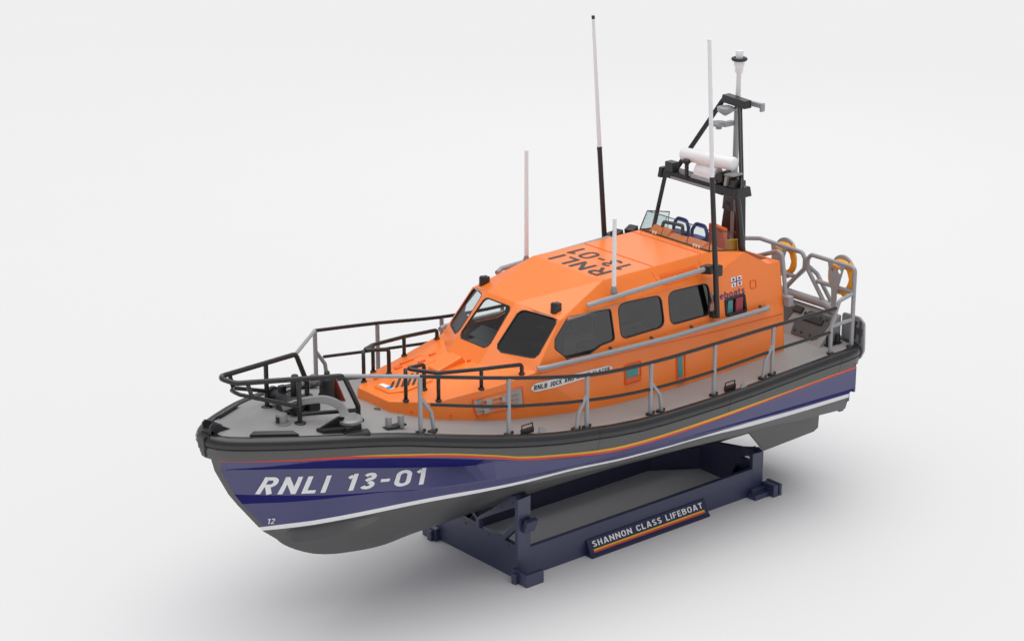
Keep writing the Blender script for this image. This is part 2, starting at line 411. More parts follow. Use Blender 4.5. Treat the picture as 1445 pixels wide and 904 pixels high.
# spray rails on the bottom (wedges laid on the plating)
def spray(name, pts, h0, out, m):
    for s in (1, -1):
        bm = BM(); prev = None
        for i, (x, z) in enumerate(pts):
            k = math.sin(PI*min(1, max(0, i/(len(pts)-1)))**.5)**.6 if 0 < i < len(pts)-1 else 0.02
            a = hull_at(x, z+h0*.5, s, -.01); b = hull_at(x, z-h0*.5, s, -.01); c = hull_at(x, z-h0*.35, s, out*k)
            r = [bm.verts.new(p) for p in (a, c, b)]
            if prev:
                for u in range(3): bm.faces.new((prev[u], prev[(u+1) % 3], r[(u+1) % 3], r[u]))
            else: bm.faces.new(r)
            prev = r
        bm.faces.new(prev)
        obj(name, bm, m, hull, smooth=30)
spray('spray_rail', [(5.30-.1*i, 1.775+.0145*i*1.0) for i in range(15)], .10, .10, M['antifoul'])
# bilge keels
for s in (1, -1):
    bm = BM()
    o = [(-4.62, s*1.1, 1.45), (-5.15, s*1.1, .86), (-6.55, s*1.1, .905), (-6.68, s*1.1, .96), (-6.70, s*1.1, 1.4), (-6.45, s*1.1, 1.4)]
    prism(bm, o, (0, s*.05, 0)); obj('bilge_keel', bm, M['antifoul'], hull, bevel=.01)
# jet nozzles under the transom
for s in (1, -1):
    bm = BM(); lathe(bm, (-6.48, s*.75, 1.45), [(.28, 0), (.28, .18), (.22, .4), (.20, .42), (.15, .3)], 20, axis=(-1, 0, 0)); obj('jet_nozzle', bm, M['dkgrey'], hull)

# ------------------------------------------------------------------ lettering
T_W = .62
def arc(cx, cy, rx, ry, a0, a1, n=7):
    return [(cx+rx*math.cos(math.radians(a0+(a1-a0)*i/n)), cy+ry*math.sin(math.radians(a0+(a1-a0)*i/n))) for i in range(n+1)]
def glyph(c, t):
    """centre lines of one sign in a box one unit high: (advance width, [(points, closed)])"""
    a = t/2; W = .60; r = .22
    rr = lambda x0, y0, x1, y1, r: arc(x1-r, y1-r, r, r, 90, 0)+arc(x1-r, y0+r, r, r, 0, -90)+arc(x0+r, y0+r, r, r, 270, 180)+arc(x0+r, y1-r, r, r, 180, 90)
    if c == ' ': return .30, []
    if c == 'I': return t, [([(a, 0), (a, 1)], 0)]
    if c == 'l': return t, [([(a, 0), (a, 1)], 0)]
    if c == 'i': return t, [([(a, 0), (a, .72)], 0), ([(a, .84), (a, 1)], 0)]
    if c == 'L': return .50, [([(a, 1), (a, a), (.50, a)], 0)]
    if c == 'T': return .56, [([(0, 1-a), (.56, 1-a)], 0), ([(.28, 0), (.28, 1-t)], 0)]
    if c == 'E': return .50, [([(.50, 1-a), (a, 1-a), (a, a), (.50, a)], 0), ([(t, .5), (.45, .5)], 0)]
    if c == 'F': return .50, [([(.50, 1-a), (a, 1-a), (a, 0)], 0), ([(t, .5), (.45, .5)], 0)]
    if c == 'H': return W, [([(a, 0), (a, 1)], 0), ([(W-a, 0), (W-a, 1)], 0), ([(t, .5), (W-t, .5)], 0)]
    if c == 'N': return .66, [([(a, 0), (a, 1)], 0), ([(.66-a, 0), (.66-a, 1)], 0), ([(a*1.1, 1-t*.45), (.66-a*1.1, t*.45)], 0)]
    if c == 'A': return .66, [([(a*.9, 0), (.33-a*.25, 1-a*.0)], 0), ([(.66-a*.9, 0), (.33+a*.25, 1)], 0), ([(.17, .27), (.49, .27)], 0)]
    if c == 'K': return .62, [([(a, 0), (a, 1)], 0), ([(a*1.5, .40), (.62-a*1.2, 1)], 0), ([(.24, .56), (.62-a, 0)], 0)]
    if c == 'R': return .60, [([(a, 0), (a, 1)], 0), ([(t, 1-a), (.36, 1-a)]+arc(.36, .70, .24-a, .30-a, 90, -90)+[(t, .40+a)], 0), ([(.30, .44), (.60-a, 0)], 0)]
    if c == 'B': return .60, [([(a, 0), (a, 1)], 0), ([(t, 1-a), (.34, 1-a)]+arc(.34, .75, .24-a, .25-a, 90, -90)+[(t, .5+a)], 0), ([(t, .5+a*.9), (.36, .5+a*.9)]+arc(.36, .25+a*.45, .24-a, .25-a*.6, 90, -90)+[(t, a)], 0)]
    if c == 'D': return .62, [([(a, 0), (a, 1)], 0), ([(t, 1-a), (.34, 1-a)]+arc(.34, .72, .28-a, .28-a, 90, 0)+arc(.34, .28, .28-a, .28-a, 0, -90)+[(t, a)], 0)]
    if c in 'O0': return .62, [(rr(a, a, .62-a, 1-a, .31-a), 1)]
    if c == 'C': return .60, [(arc(.31, .70, .31-a, .30-a, 5, 180)+arc(.31, .30, .31-a, .30-a, 180, 355), 0)]
    if c == 'J': return .46, [([(.46-a, 1)]+arc(.23, .25, .23-a, .25-a, 0, -170), 0)]
    if c == 'S': return .56, [(arc(.28, .745, .28-a, .255-a, 20, 180)+arc(.28, .745, .28-a, .255-a, 180, 250)[1:]+arc(.28, .255, .28-a, .255-a, 70, 0)+arc(.28, .255, .28-a, .255-a, 0, -160)[1:], 0)]
    if c == '1': return .34, [([(.34-a, 0), (.34-a, 1)], 0), ([(.34-t, 1-a*1.3), (.02, .76)], 0)]
    if c == '2': return .54, [(arc(.27, .73, .27-a, .27-a, 165, 0)+[(.54-a, .66), (a*1.6, a), (.54, a)], 0)]
    if c == '3': return .56, [(arc(.28, .755, .26-a, .245-a, 160, -90)+[(.18, .51)], 0), (arc(.28, .26, .28-a, .26-a, 88, -160), 0)]
    if c == '-': return .34, [([(0, .46), (.34, .46)], 0)]
    x = .72
    if c == 'f': return .34, [([(.13, 0), (.13, .80)]+arc(.13+.13, .84, .13, .16-a, 180, 80), 0), ([(0, x-a), (.32, x-a)], 0)]
    if c == 't': return .34, [([(.13, .92), (.13, .16)]+arc(.13+.12, .16, .12, .16-a, 180, 280), 0), ([(0, x-a), (.32, x-a)], 0)]
    if c == 'e': return .48, [([(a, .38), (.48-a, .38)]+arc(.24, .46, .24-a, .26-a, 0, 180)+arc(.24, .26, .24-a, .26-a, 180, 330), 0)]
    if c == 'o': return .50, [(rr(a, a, .50-a, x-a, .25-a), 1)]
    if c == 'b': return .50, [([(a, 0), (a, 1)], 0), (rr(a, a, .50-a, x-a, .25-a), 1)]
    if c == 'a': return .48, [([(.06, x-a), (.26, x-a)]+arc(.26, .50, .22-a, .22-a, 90, 0)+[(.48-a, 0)], 0), (rr(a, a, .48-a, .44, .15), 1)]
    if c == 's': return .42, [([(.40, x-a), (.2, x-a)]+arc(.2, .54, .2-a, .18-a, 90, 270)+arc(.22, .18, .2-a, .18-a, 90, -90)+[(.02, a)], 0)]
    return .3, []
def stroke(bm, pts, closed, t, z):
    P = [V((x, y)) for x, y in pts]; Q = [P[0]]
    for p in P[1:]:
        if (p-Q[-1]).length > 1e-3: Q.append(p)
    if closed and (Q[0]-Q[-1]).length < 1e-3: Q.pop()
    P = Q; n = len(P); L = []; R = []
    for i in range(n):
        d0 = (P[i]-P[i-1]) if (closed or i) else None; d1 = (P[(i+1) % n]-P[i]) if (closed or i < n-1) else None
        if d0 is None: d0 = d1
        if d1 is None: d1 = d0
        d0 = d0.normalized(); d1 = d1.normalized(); n0 = V((-d0.y, d0.x)); n1 = V((-d1.y, d1.x)); m = (n0+n1)
        m = n0 if m.length < 1e-3 else m.normalized(); k = min(1/max(m.dot(n1), .5), 1.6)
        L.append(bm.verts.new((*(P[i]+m*t/2*k), z))); R.append(bm.verts.new((*(P[i]-m*t/2*k), z)))
    for i in range(n if closed else n-1):
        j = (i+1) % n; bm.faces.new((R[i], R[j], L[j], L[i]))
def text_bm(body, t=.17, space=1.0, grid=0.0):
    bm = bmesh.new(); x = 0
    for c in body:
        w, S_ = glyph(c, t)
        for k, (pts, cl) in enumerate(S_): stroke(bm, [(x+px, py) for px, py in pts], cl, t, k*.0009)
        x += w+.16*space
    x1 = x-.16*space
    if grid:
        k = grid
        while k < x1:
            bmesh.ops.bisect_plane(bm, geom=bm.verts[:]+bm.edges[:]+bm.faces[:], plane_co=(k, 0, 0), plane_no=(1, 0, 0)); k += grid
        for k in (.25, .5, .75):
            bmesh.ops.bisect_plane(bm, geom=bm.verts[:]+bm.edges[:]+bm.faces[:], plane_co=(0, k, 0), plane_no=(0, 1, 0))
    return bm, (0, x1, 0, 1)
def lettering(name, body, fn, m, parent, lift=(0, 0, 1), **kw):
    bm, (x0, x1, y0, y1) = text_bm(body, **kw); lift = V(lift)
    for v in bm.verts: v.co = fn((v.co.x-x0)/(x1-x0), (v.co.y-y0)/(y1-y0))+lift*v.co.z
    return obj(name, bm, m, parent, recalc=False)
def arcx(x0, x1, z, s=1, n=60):
    X = np.linspace(x0, x1, n); P = [hull_at(x, z, s) for x in X]; L = [0]
    for a, b in zip(P, P[1:]): L.append(L[-1]+(b-a).length)
    L = np.array(L)/L[-1]
    return lambda u: float(np.interp(u, L, X))
for s in (1, -1):
    if s > 0:
        ax = arcx(5.97, 3.38, 2.78)
        def fn(u, v):
            zb = 2.72+(2.565-2.72)*u; zt = 3.05+(2.825-3.05)*u
            return hull_at(ax(u)-.10*v, zb+(zt-zb)*v, 1, .006)
    else:
        ax2 = arcx(3.50, 5.95, 2.78, -1)
        def fn(u, v):
            zb = 2.615+(2.735-2.615)*u; zt = 2.905+(3.075-2.905)*u
            return hull_at(ax2(u)+.10*v-.05, zb+(zt-zb)*v, -1, .006)
    lettering('hull_lettering', 'RNLI 13-01', fn, M['whitepaint'], hull, lift=(0, s, 0), t=.185, grid=.15, space=1.25)
def fnm(u, v): 
    return hull_at(5.66-.10*v, 2.02+.13*u, 1, .006)
bm, bb = text_bm('12', t=.14)
for v_ in bm.verts:
    u = (v_.co.x-bb[0])/(bb[1]-bb[0]); w = (v_.co.y-bb[2])/(bb[3]-bb[2]); v_.co = hull_at(5.66-.10*u, 2.04+.12*w, 1, .006)
obj('draught_mark', bm, M['whitepaint'], hull, recalc=False)

# ------------------------------------------------------------------ cabin shell
A = (.50, .385, 4.90); R0 = (-1.05, .95, 5.13); R1 = (-3.72, .93, 5.13); Bp = (.185, 1.212, 4.713); W2 = (-3.55, 1.209, 4.735)
J0 = (1.385, .45, 3.955); C1 = (.81, 1.323, 3.933); L1 = (-.55, 1.332, 3.882); L2 = (-3.34, 1.347, 3.764); L3 = (-5.33, 1.352, 3.72)
S = (-4.42, 1.165, 5.035); K = (-4.43, .93, 5.015); N_ = (-5.0, 1.21, 4.70); T_ = (-5.33, 1.20, 4.69)
s0 = (3.35, .44, 3.75); s1 = (2.716, .95, 3.725); s2 = (2.049, 1.08, 3.781); s3 = (1.615, 1.2, 3.819)
def bz(p): return (p[0], p[1], Zd(p[0])-.06)
b0 = bz((3.37, .43, 0)); b1 = bz((2.76, .93, 0)); b2 = bz((2.07, 1.07, 0)); b3 = bz((1.50, 1.17, 0)); b4 = bz((-.45, 1.36, 0)); b5 = bz((-1.75, 1.395, 0)); b6 = bz((-5.33, 1.40, 0))
w2 = [(0.566, -0.348, 4.854), (0.558, -0.238, 4.867), (0.574, 0.214, 4.866), (0.594, 0.335, 4.848), (0.643, 0.394, 4.796), (1.096, 0.415, 4.298), (1.145, 0.358, 4.241), (1.18, 0.244, 4.198), (1.159, -0.34, 4.201), (1.125, -0.433, 4.235), (1.068, -0.453, 4.297), (0.6, -0.427, 4.814)]
w2 = [(.570, .30), (.588, .345), (.625, .375), (1.085, .41), (1.13, .385), (1.165, .33)]
cx0, cz0 = A[0], A[2]; cx1, cz1 = J0[0], J0[2]
w2p = [(x, y, cz0+(cz1-cz0)*(x-cx0)/(cx1-cx0)) for x, y in w2]
w2c = w2p+mirl(w2p)[::-1]
w3 = [(0.535, 0.574, 4.819), (0.486, 0.632, 4.83), (0.259, 1.071, 4.764), (0.224, 1.150, 4.735), (0.257, 1.188, 4.674), (0.676, 1.221, 4.213), (0.749, 1.193, 4.156), (0.794, 1.132, 4.15), (1.072, 0.658, 4.188), (1.086, 0.575, 4.243), (1.054, 0.54, 4.304), (0.602, 0.539, 4.772)]
def wy(z): return 1.335-.142*(z-3.85)
def side(L): return [(x, wy(z), z) for x, z in L]
def rnd(L, r, n=4): return [tuple(p) for p in fillet([V(p) for p in L], r, True, n)]
w4 = rnd(side([(0.0, 4.735), (-1.01, 4.675), (-1.05, 4.10), (-.72, 4.075), (-.45, 3.985), (.10, 4.02), (.36, 4.25), (.33, 4.42)]), .07)
w5 = rnd(side([(-1.17, 4.725), (-2.23, 4.675), (-2.27, 4.085), (-1.19, 4.075)]), .16)
w6 = rnd(side([(-2.40, 4.69), (-3.42, 4.66), (-3.47, 4.07), (-2.40, 4.075)]), .16)
w7 = rnd(side([(-3.82, 4.255), (-4.31, 4.26), (-4.33, 3.95), (-3.82, 3.965)]), .03)
planes_fit = {}
def fitproj(outer, loop):
    o = np.array(outer, float); c = o.mean(0); n = np.linalg.svd(o-c)[2][2]
    return [tuple(np.array(p)-((np.array(p)-c)@n)*n) for p in loop]
panels = []
panels.append(([A, mir(A), mir(J0), J0], [w2c]))
panels.append(([A, mir(A), mir(R0), R0], []))
panels.append(([R0, mir(R0), mir(R1), R1], []))
panels.append(([s0, mir(s0), mir(J0), J0], []))
panels.append(([s0, mir(s0), mir(b0), b0], []))
panels.append(([mir(T_), T_, L3, b6, mir(b6), mir(L3)], []))
for s in (1, -1):
    m_ = (lambda L: L) if s > 0 else mirl
    w3p = fitproj([A, Bp, C1, J0], w3)
    for o, h in (([A, Bp, C1, J0], [w3p]), ([A, Bp, R0], []), ([Bp, W2, S, K, R1, R0], []),
                 ([C1, Bp, W2, L2, L1], [w4, w5, w6]), ([W2, S, N_, T_, L3, L2], [w7]),
                 ([s0, s1, J0], []), ([s1, s2, J0], []), ([s2, s3, J0], []), ([s3, C1, J0], []),
                 ([s0, s1, b1, b0], []), ([s1, s2, b2, b1], []), ([s2, s3, b3, b2], []), ([s3, C1, L1, b4, b3], []), ([L1, L2, L3, b6, b5, b4], [])):
        panels.append((m_(o), [m_(x) for x in h]))
bm = BM()
for o, h in panels:
    if len(o) == 6 and not h and o[0][2] > 4.6 and abs(o[3][2]-K[2]) < .01:   # shoulder is slightly twisted: two pieces
        holed(bm, [o[0], o[1], o[4], o[5]], []); holed(bm, [o[1], o[2], o[3], o[4]], [])
    else: holed(bm, o, h)
bmesh.ops.remove_doubles(bm, verts=bm.verts[:], dist=2e-4)
bmesh.ops.recalc_face_normals(bm, faces=bm.faces[:])
# make sure the shell faces outward
fr = max(bm.faces, key=lambda f: f.calc_center_median().z)
if fr.normal.z < 0: bmesh.ops.reverse_faces(bm, faces=bm.faces[:])
lay = bm.edges.layers.float.new('bevel_weight_edge')
for e in bm.edges:
    if len(e.link_faces) == 2:
        a = e.link_faces[0].normal.angle(e.link_faces[1].normal, 0)
        if a > math.radians(9): e[lay] = 1.0
cabin = obj('cabin', bm, [M['orange'], M['inside']], boat, recalc=False)
so = cabin.modifiers.new('solid', 'SOLIDIFY'); so.thickness = .045; so.offset = -1; so.use_even_offset = False; so.material_offset = 1; so.use_rim = True; so.material_offset_rim = 0
# interior
bm = BM(); poly(bm, [(3.2, -.4, 3.6), (1.4, -1.0, 3.6), (-5.2, -1.25, 3.05), (-5.2, 1.25, 3.05), (1.4, 1.0, 3.6), (3.2, .4, 3.6)])
obj('cabin_floor', bm, M['inside'], cabin)
bm = BM(); box(bm, (.72, 0, 3.82), (.6, 1.3, .35)); box(bm, (.40, 0, 4.0), (.35, 1.7, .12), R3(0, .35, 0))
obj('dashboard', bm, M['dkgrey'], cabin, bevel=.02)
for i, (x, y) in enumerate(((0, .55), (0, -.55), (-1.2, .6), (-1.2, -.6), (-2.4, .6), (-2.4, -.6))):
    bm = BM(); box(bm, (x, y, 3.75), (.5, .5, .14)); box(bm, (x-.26, y, 4.1), (.12, .48, .75), R3(0, -.12, 0)); box(bm, (x, y, 3.45), (.2, .2, .5))
    obj('crew_seat', bm, M['dkgrey'], cabin, bevel=.03)
def window(loop, m, parent=cabin, d=.02):
    P = [V(p) for p in loop]; c = sum(P, V())/len(P); n = V()
    for i in range(len(P)): n += (P[i]-c).cross(P[(i+1) % len(P)]-c)
    n.normalize()
    if n.dot(c-V((-1, 0, 4))) < 0: n = -n
    bm = BM(); holed(bm, [p-n*d for p in P], [], 0)
    tube(bm, [c+(p-c)*.992-n*.006 for p in P], .013, 0, 6, closed=True, mi=1)
    return obj('window', bm, [m, M['black']], parent, recalc=False)
window(w2c, M['glass'])
for s in (1, -1):
    m_ = (lambda L: L) if s > 0 else mirl
    window(m_(w3p), M['glass_dark'] if s > 0 else M['glass'])
    for w in (w4, w5, w6): window(m_(w), M['glass_side'] if s > 0 else M['glass'])
# small framed window with teal and red panels
for s in (1, -1):
    bm = BM(); P = [V(p) if s > 0 else V(mir(p)) for p in w7]; c = sum(P, V())/len(P)
    tube(bm, P, .03, 0, 6, closed=True)
    prism(bm, [V((c.x+dx, c.y-s*.06, c.z+dz)) for dx, dz in ((-.26, -.17), (.26, -.17), (.26, .17), (-.26, .17))], (0, -s*.02, 0))
    fr_ = obj('locker_window', bm, M['black'], cabin)
    bm = BM(); prism(bm, [V((c.x+dx, c.y+s*.0, c.z+dz)) for dx, dz in ((.06, -.12), (.20, -.12), (.19, .12), (.07, .12))], (0, -s*.03, 0))
    bm2 = BM(); prism(bm2, [V((c.x+dx, c.y+s*.02, c.z+dz)) for dx, dz in ((-.19, -.13), (.0, -.13), (.0, .13), (-.19, .13))], (0, -s*.05, 0))
    o1 = obj('teal_panel', bm, M['teal'], cabin); o2 = obj('red_panel', bm2, M['pink'], cabin, bevel=.01)

# surface frame helper on the walls
CB = BVHTree.FromPolygons([v.co[:] for v in cabin.data.vertices], [p.vertices[:] for p in cabin.data.polygons])
def wall_at(x, z, s=1, d=.006):
    h = CB.ray_cast(V((x, s*6, z)), V((0, -s, 0)))
    if h[0] is None: return V((x, s*wy(z), z))
    n = h[1]; n = n if n.y*s > 0 else -n
    return h[0]+n*d
def top_at(x, y, d=.006):
    h = CB.ray_cast(V((x, y, 9)), V((0, 0, -1)))
    n = h[1]; n = n if n.z > 0 else -n
    return h[0]+n*d

# cockpit (upper helm)
bm = BM()
zf = 4.62
poly(bm, [(-3.74, -.93, zf), (-3.74, .93, zf), (-5.30, .93, zf), (-5.30, -.93, zf)])
poly(bm, [(-3.72, -.93, 5.125), (-3.72, .93, 5.125), (-3.74, .93, zf), (-3.74, -.93, zf)])
for s in (1, -1):
    poly(bm, [(-3.72, s*.93, 5.125), (-4.43, s*.93, 5.010), (-5.02, s*.93, 4.70), (-5.30, s*.93, 4.69), (-5.30, s*.93, zf), (-3.74, s*.93, zf)])
    poly(bm, [(-4.43, s*.93, 5.012), (-4.42, s*1.165, 5.030), (-5.0, s*1.21, 4.698), (-5.02, s*.93, 4.70)])
    poly(bm, [(-5.02, s*.93, 4.70), (-5.0, s*1.21, 4.698), (-5.33, s*1.2, 4.688), (-5.33, s*.93, 4.688)])
obj('cockpit', bm, M['orange'], cabin)
bm = BM()
for y0, y1, h in ((-.85, -.35, .30), (-.35, .1, .20), (.1, .6, .24), (.6, .88, .16)):
    prism(bm, [(-3.78, y0, 5.06), (-3.98, y0, 5.06+h*.55), (-4.18, y0, 4.98+h*.5), (-4.25, y0, 4.7), (-3.78, y0, 4.7)], (0, y1-y0, 0))
obj('helm_console', bm, M['orange'], cabin, bevel=.04, seg=3)
bm = BM(); prism(bm, [(-4.62, -.02, 4.7), (-4.62, .38, 4.7), (-4.62, .38, 5.26), (-4.62, -.02, 5.30)], (-.12, 0, 0)); obj('locker', bm, M['orange_dk'], cabin, bevel=.02)
bm = BM(); prism(bm, [(-4.62, .42, 4.85), (-4.45, .85, 4.95), (-4.45, .85, 5.20), (-4.62, .42, 5.06)], (-.16, .03, 0)); obj('yellow_box', bm, M['yel2'], cabin, bevel=.015)
for y in (-.38, .12):
    bm = BM(); x = -4.25
    tube(bm, [(x, y-.2, 4.8), (x, y-.2, 5.22), (x-.02, y-.12, 5.36), (x-.02, y+.12, 5.36), (x, y+.2, 5.24), (x, y+.2, 4.8)], .035, .1)
    box(bm, (x+.08, y, 5.08), (.28, .34, .12)); box(bm, (x, y, 4.85), (.18, .22, .36))
    obj('helm_seat', bm, M['blue'], cabin, bevel=.02)
bm = BM(); tube(bm, [(-3.92, -.62, 5.0), (-4.02, -.62, 5.30), (-4.02, -.1, 5.34), (-4.0, -.08, 5.0)], .035, .05); obj('helm_bar', bm, M['dkgrey'], cabin)
# windshield
bm = BM()
g = [(-3.70, -.935, 5.14), (-3.70, .935, 5.14), (-3.82, .865, 5.50), (-3.82, -.865, 5.50)]
prism(bm, g, (-.015, 0, 0))
for s in (1, -1):
    q = [(-3.71, s*.935, 5.14), (-4.43, s*.93, 5.02), (-4.43, s*.90, 5.36), (-3.83, s*.87, 5.50)]
    prism(bm, q, (0, -s*.015, 0))
ws = obj('windshield', bm, M['glass'], cabin)
bm = BM()
tube(bm, [(-3.70, -.935, 5.145), (-3.70, .935, 5.145)], .018, 0, 6); tube(bm, [(-3.82, .865, 5.50), (-3.82, -.865, 5.50)], .010, 0, 6)
for s in (1, -1):
    tube(bm, [(-3.70, s*.935, 5.14), (-3.82, s*.867, 5.50), (-4.43, s*.90, 5.36), (-4.43, s*.93, 5.02), (-3.70, s*.935, 5.145)], .012, 0, 6)
for y in (-.35, .35): tube(bm, [(-3.69, y, 5.15), (-3.81, y*.93, 5.50)], .006, 0, 5)
obj('windshield_frame', bm, M['dkgrey'], cabin)
bm = BM()
for y in (-.55, -.48, .55, .62, .69): box(bm, (-3.685, y, 5.17), (.03, .03, .05))
objs('clip', bm, M['whitepaint'], cabin)

# roof lettering, rivet rows, louvres, hatches
def roof_txt(body, xt, xb, yl, yr, sp=1.3):
    lettering('roof_lettering', body, lambda u, v: V((xb+(xt-xb)*v, yl+(yr-yl)*u, 5.136)), M['rooftxt'], cabin, t=.15, space=sp)
roof_txt('RNLI', -1.13, -1.54, .70, -.66)
roof_txt('13-01', -1.64, -2.06, .70, -.72)
for x in (-2.28, -3.50):
    bm = BM()
    for i in range(30):
        y = -.90+1.8*i/29; lathe(bm, (x, y, 5.125), [(.018, 0), (.018, .012), (.010, .02)], 8)
    objs('rivet', bm, M['orange_dk'], cabin)
def onsurf(P, fnp): return [fnp(*p) for p in P]
for s in (1, -1):
    bm = BM()
    for i in range(20):
        x = -2.35-.9*i/19; a = top_at(x, s*1.03, .004); c_ = top_at(x, s*1.09, .004)
        tube(bm, [a, c_], .009, 0, 5)
    objs('louvre', bm, M['orange_dk'], cabin)
    bm = BM(); L = [top_at(x, s*y, .003) for x, y in ((-2.2, .99), (-2.25, 1.12), (-2.45, 1.16), (-3.2, 1.15), (-3.38, 1.05), (-3.38, .99))]
    tube(bm, L, .007, .03, 5); obj('hatch_line', bm, M['orange_dk'], cabin)
    # navigation light nubs on the brow
    p = top_at(.125, s*.99, 0); bm = BM()
    lathe(bm, p-V((0, 0, .03)), [(.065, 0), (.065, .17), (.05, .195), (.0, .2)], 14); prism(bm, [p+V((a, b*s, 0)) for a, b in ((0, -.06), (-.12, -.06), (-.12, .06), (0, .06))], (0, 0, .15))
    obj('navigation_light', bm, M['black'], cabin, smooth=40)
    # access square
    bm = BM(); P = [wall_at(x, z, s, .008) for x, z in ((-4.49, 4.48), (-4.63, 4.48), (-4.64, 4.33), (-4.49, 4.33))]
    tube(bm, P, .008, .03, 5, closed=True); obj('hatch_line', bm, M['orange_dk'], cabin)
# foredeck raised lid with black slots, blocks, hinges
def ftop(x, y): return top_at(x, y, 0)
bm = BM(); P = [ftop(x, y) for x, y in ((3.16, -.22), (3.16, .18), (2.9, .36), (2.35, .36), (2.2, .22), (2.2, -.28), (2.35, -.40), (2.9, -.36))]
prism(bm, [p-V((0, 0, .02)) for p in P], (0, 0, .05)); obj('hatch_lid', bm, M['orange'], cabin, bevel=.02)
bm = BM()
for i in range(6):
    x = 3.03-.085*i; y = .09+.045*i; k = .55 if i in (0, 5) else 1
    a = ftop(x, y)+V((0, 0, .034)); b_ = ftop(x-.36*k, y-.34*k)+V((0, 0, .034))
    prism(bm, [a+V((.032, 0, 0)), a-V((.032, 0, 0)), b_-V((.032, 0, 0)), b_+V((.032, 0, 0))], (0, 0, .006))
objs('vent_slot', bm, M['black'], cabin)
bm = BM()
a = ftop(3.09, -.19)+V((0, 0, .035)); prism(bm, [a, a+V((-.09, .0, .002)), a+V((-.12, .30, .002)), a+V((-.01, .32, 0))], (0, 0, .006), 0)
prism(bm, [a+V((-.01, .20, .007)), a+V((-.11, .19, .009)), a+V((-.11, .29, .009)), a+V((-.01, .30, .007))], (0, 0, .003), 1)
obj('hatch_label', bm, [M['whitepaint'], M['skyblue']], cabin)
bm = BM(); p = ftop(1.72, -.02)
prism(bm, [(2.06, .16, 3.80), (2.06, .16, 3.925), (1.52, .16, 4.065), (1.40, .16, 3.90), (1.40, .16, 3.80)], (0, -.30, 0)); obj('foredeck_box', bm, M['orange'], cabin, bevel=.02)
for x, y, l in ((1.38, .18, .10), (2.35, -.6, .16), (1.95, -.45, .16), (2.75, -.55, .14), (2.05, -.75, .3), (2.9, -.5, .1), (1.6, -.6, .14)):
    bm = BM(); p = ftop(x, y); box(bm, p+V((0, 0, .012)), (l, .05, .035), R3(0, .08, 0)); obj('hinge', bm, M['orange_dk'], cabin, bevel=.012)
# square hatch outline on starboard foredeck
bm = BM(); tube(bm, [ftop(x, y)+V((0, 0, .002)) for x, y in ((2.6, -.30), (1.75, -.30), (1.70, -.8), (2.5, -.72))], .006, .03, 5, closed=True); obj('hatch_line', bm, M['orange_dk'], cabin)
# rivets on the low front wall
bm = BM()
for x in (3.05, 2.45, 1.95):
    p = wall_at(x, Zd(x)+.12, 1, 0); lathe(bm, p, [(.022, 0), (.018, .02), (.0, .022)], 8, axis=(0.3, 1, 0))
objs('bolt', bm, M['orange_dk'], cabin)
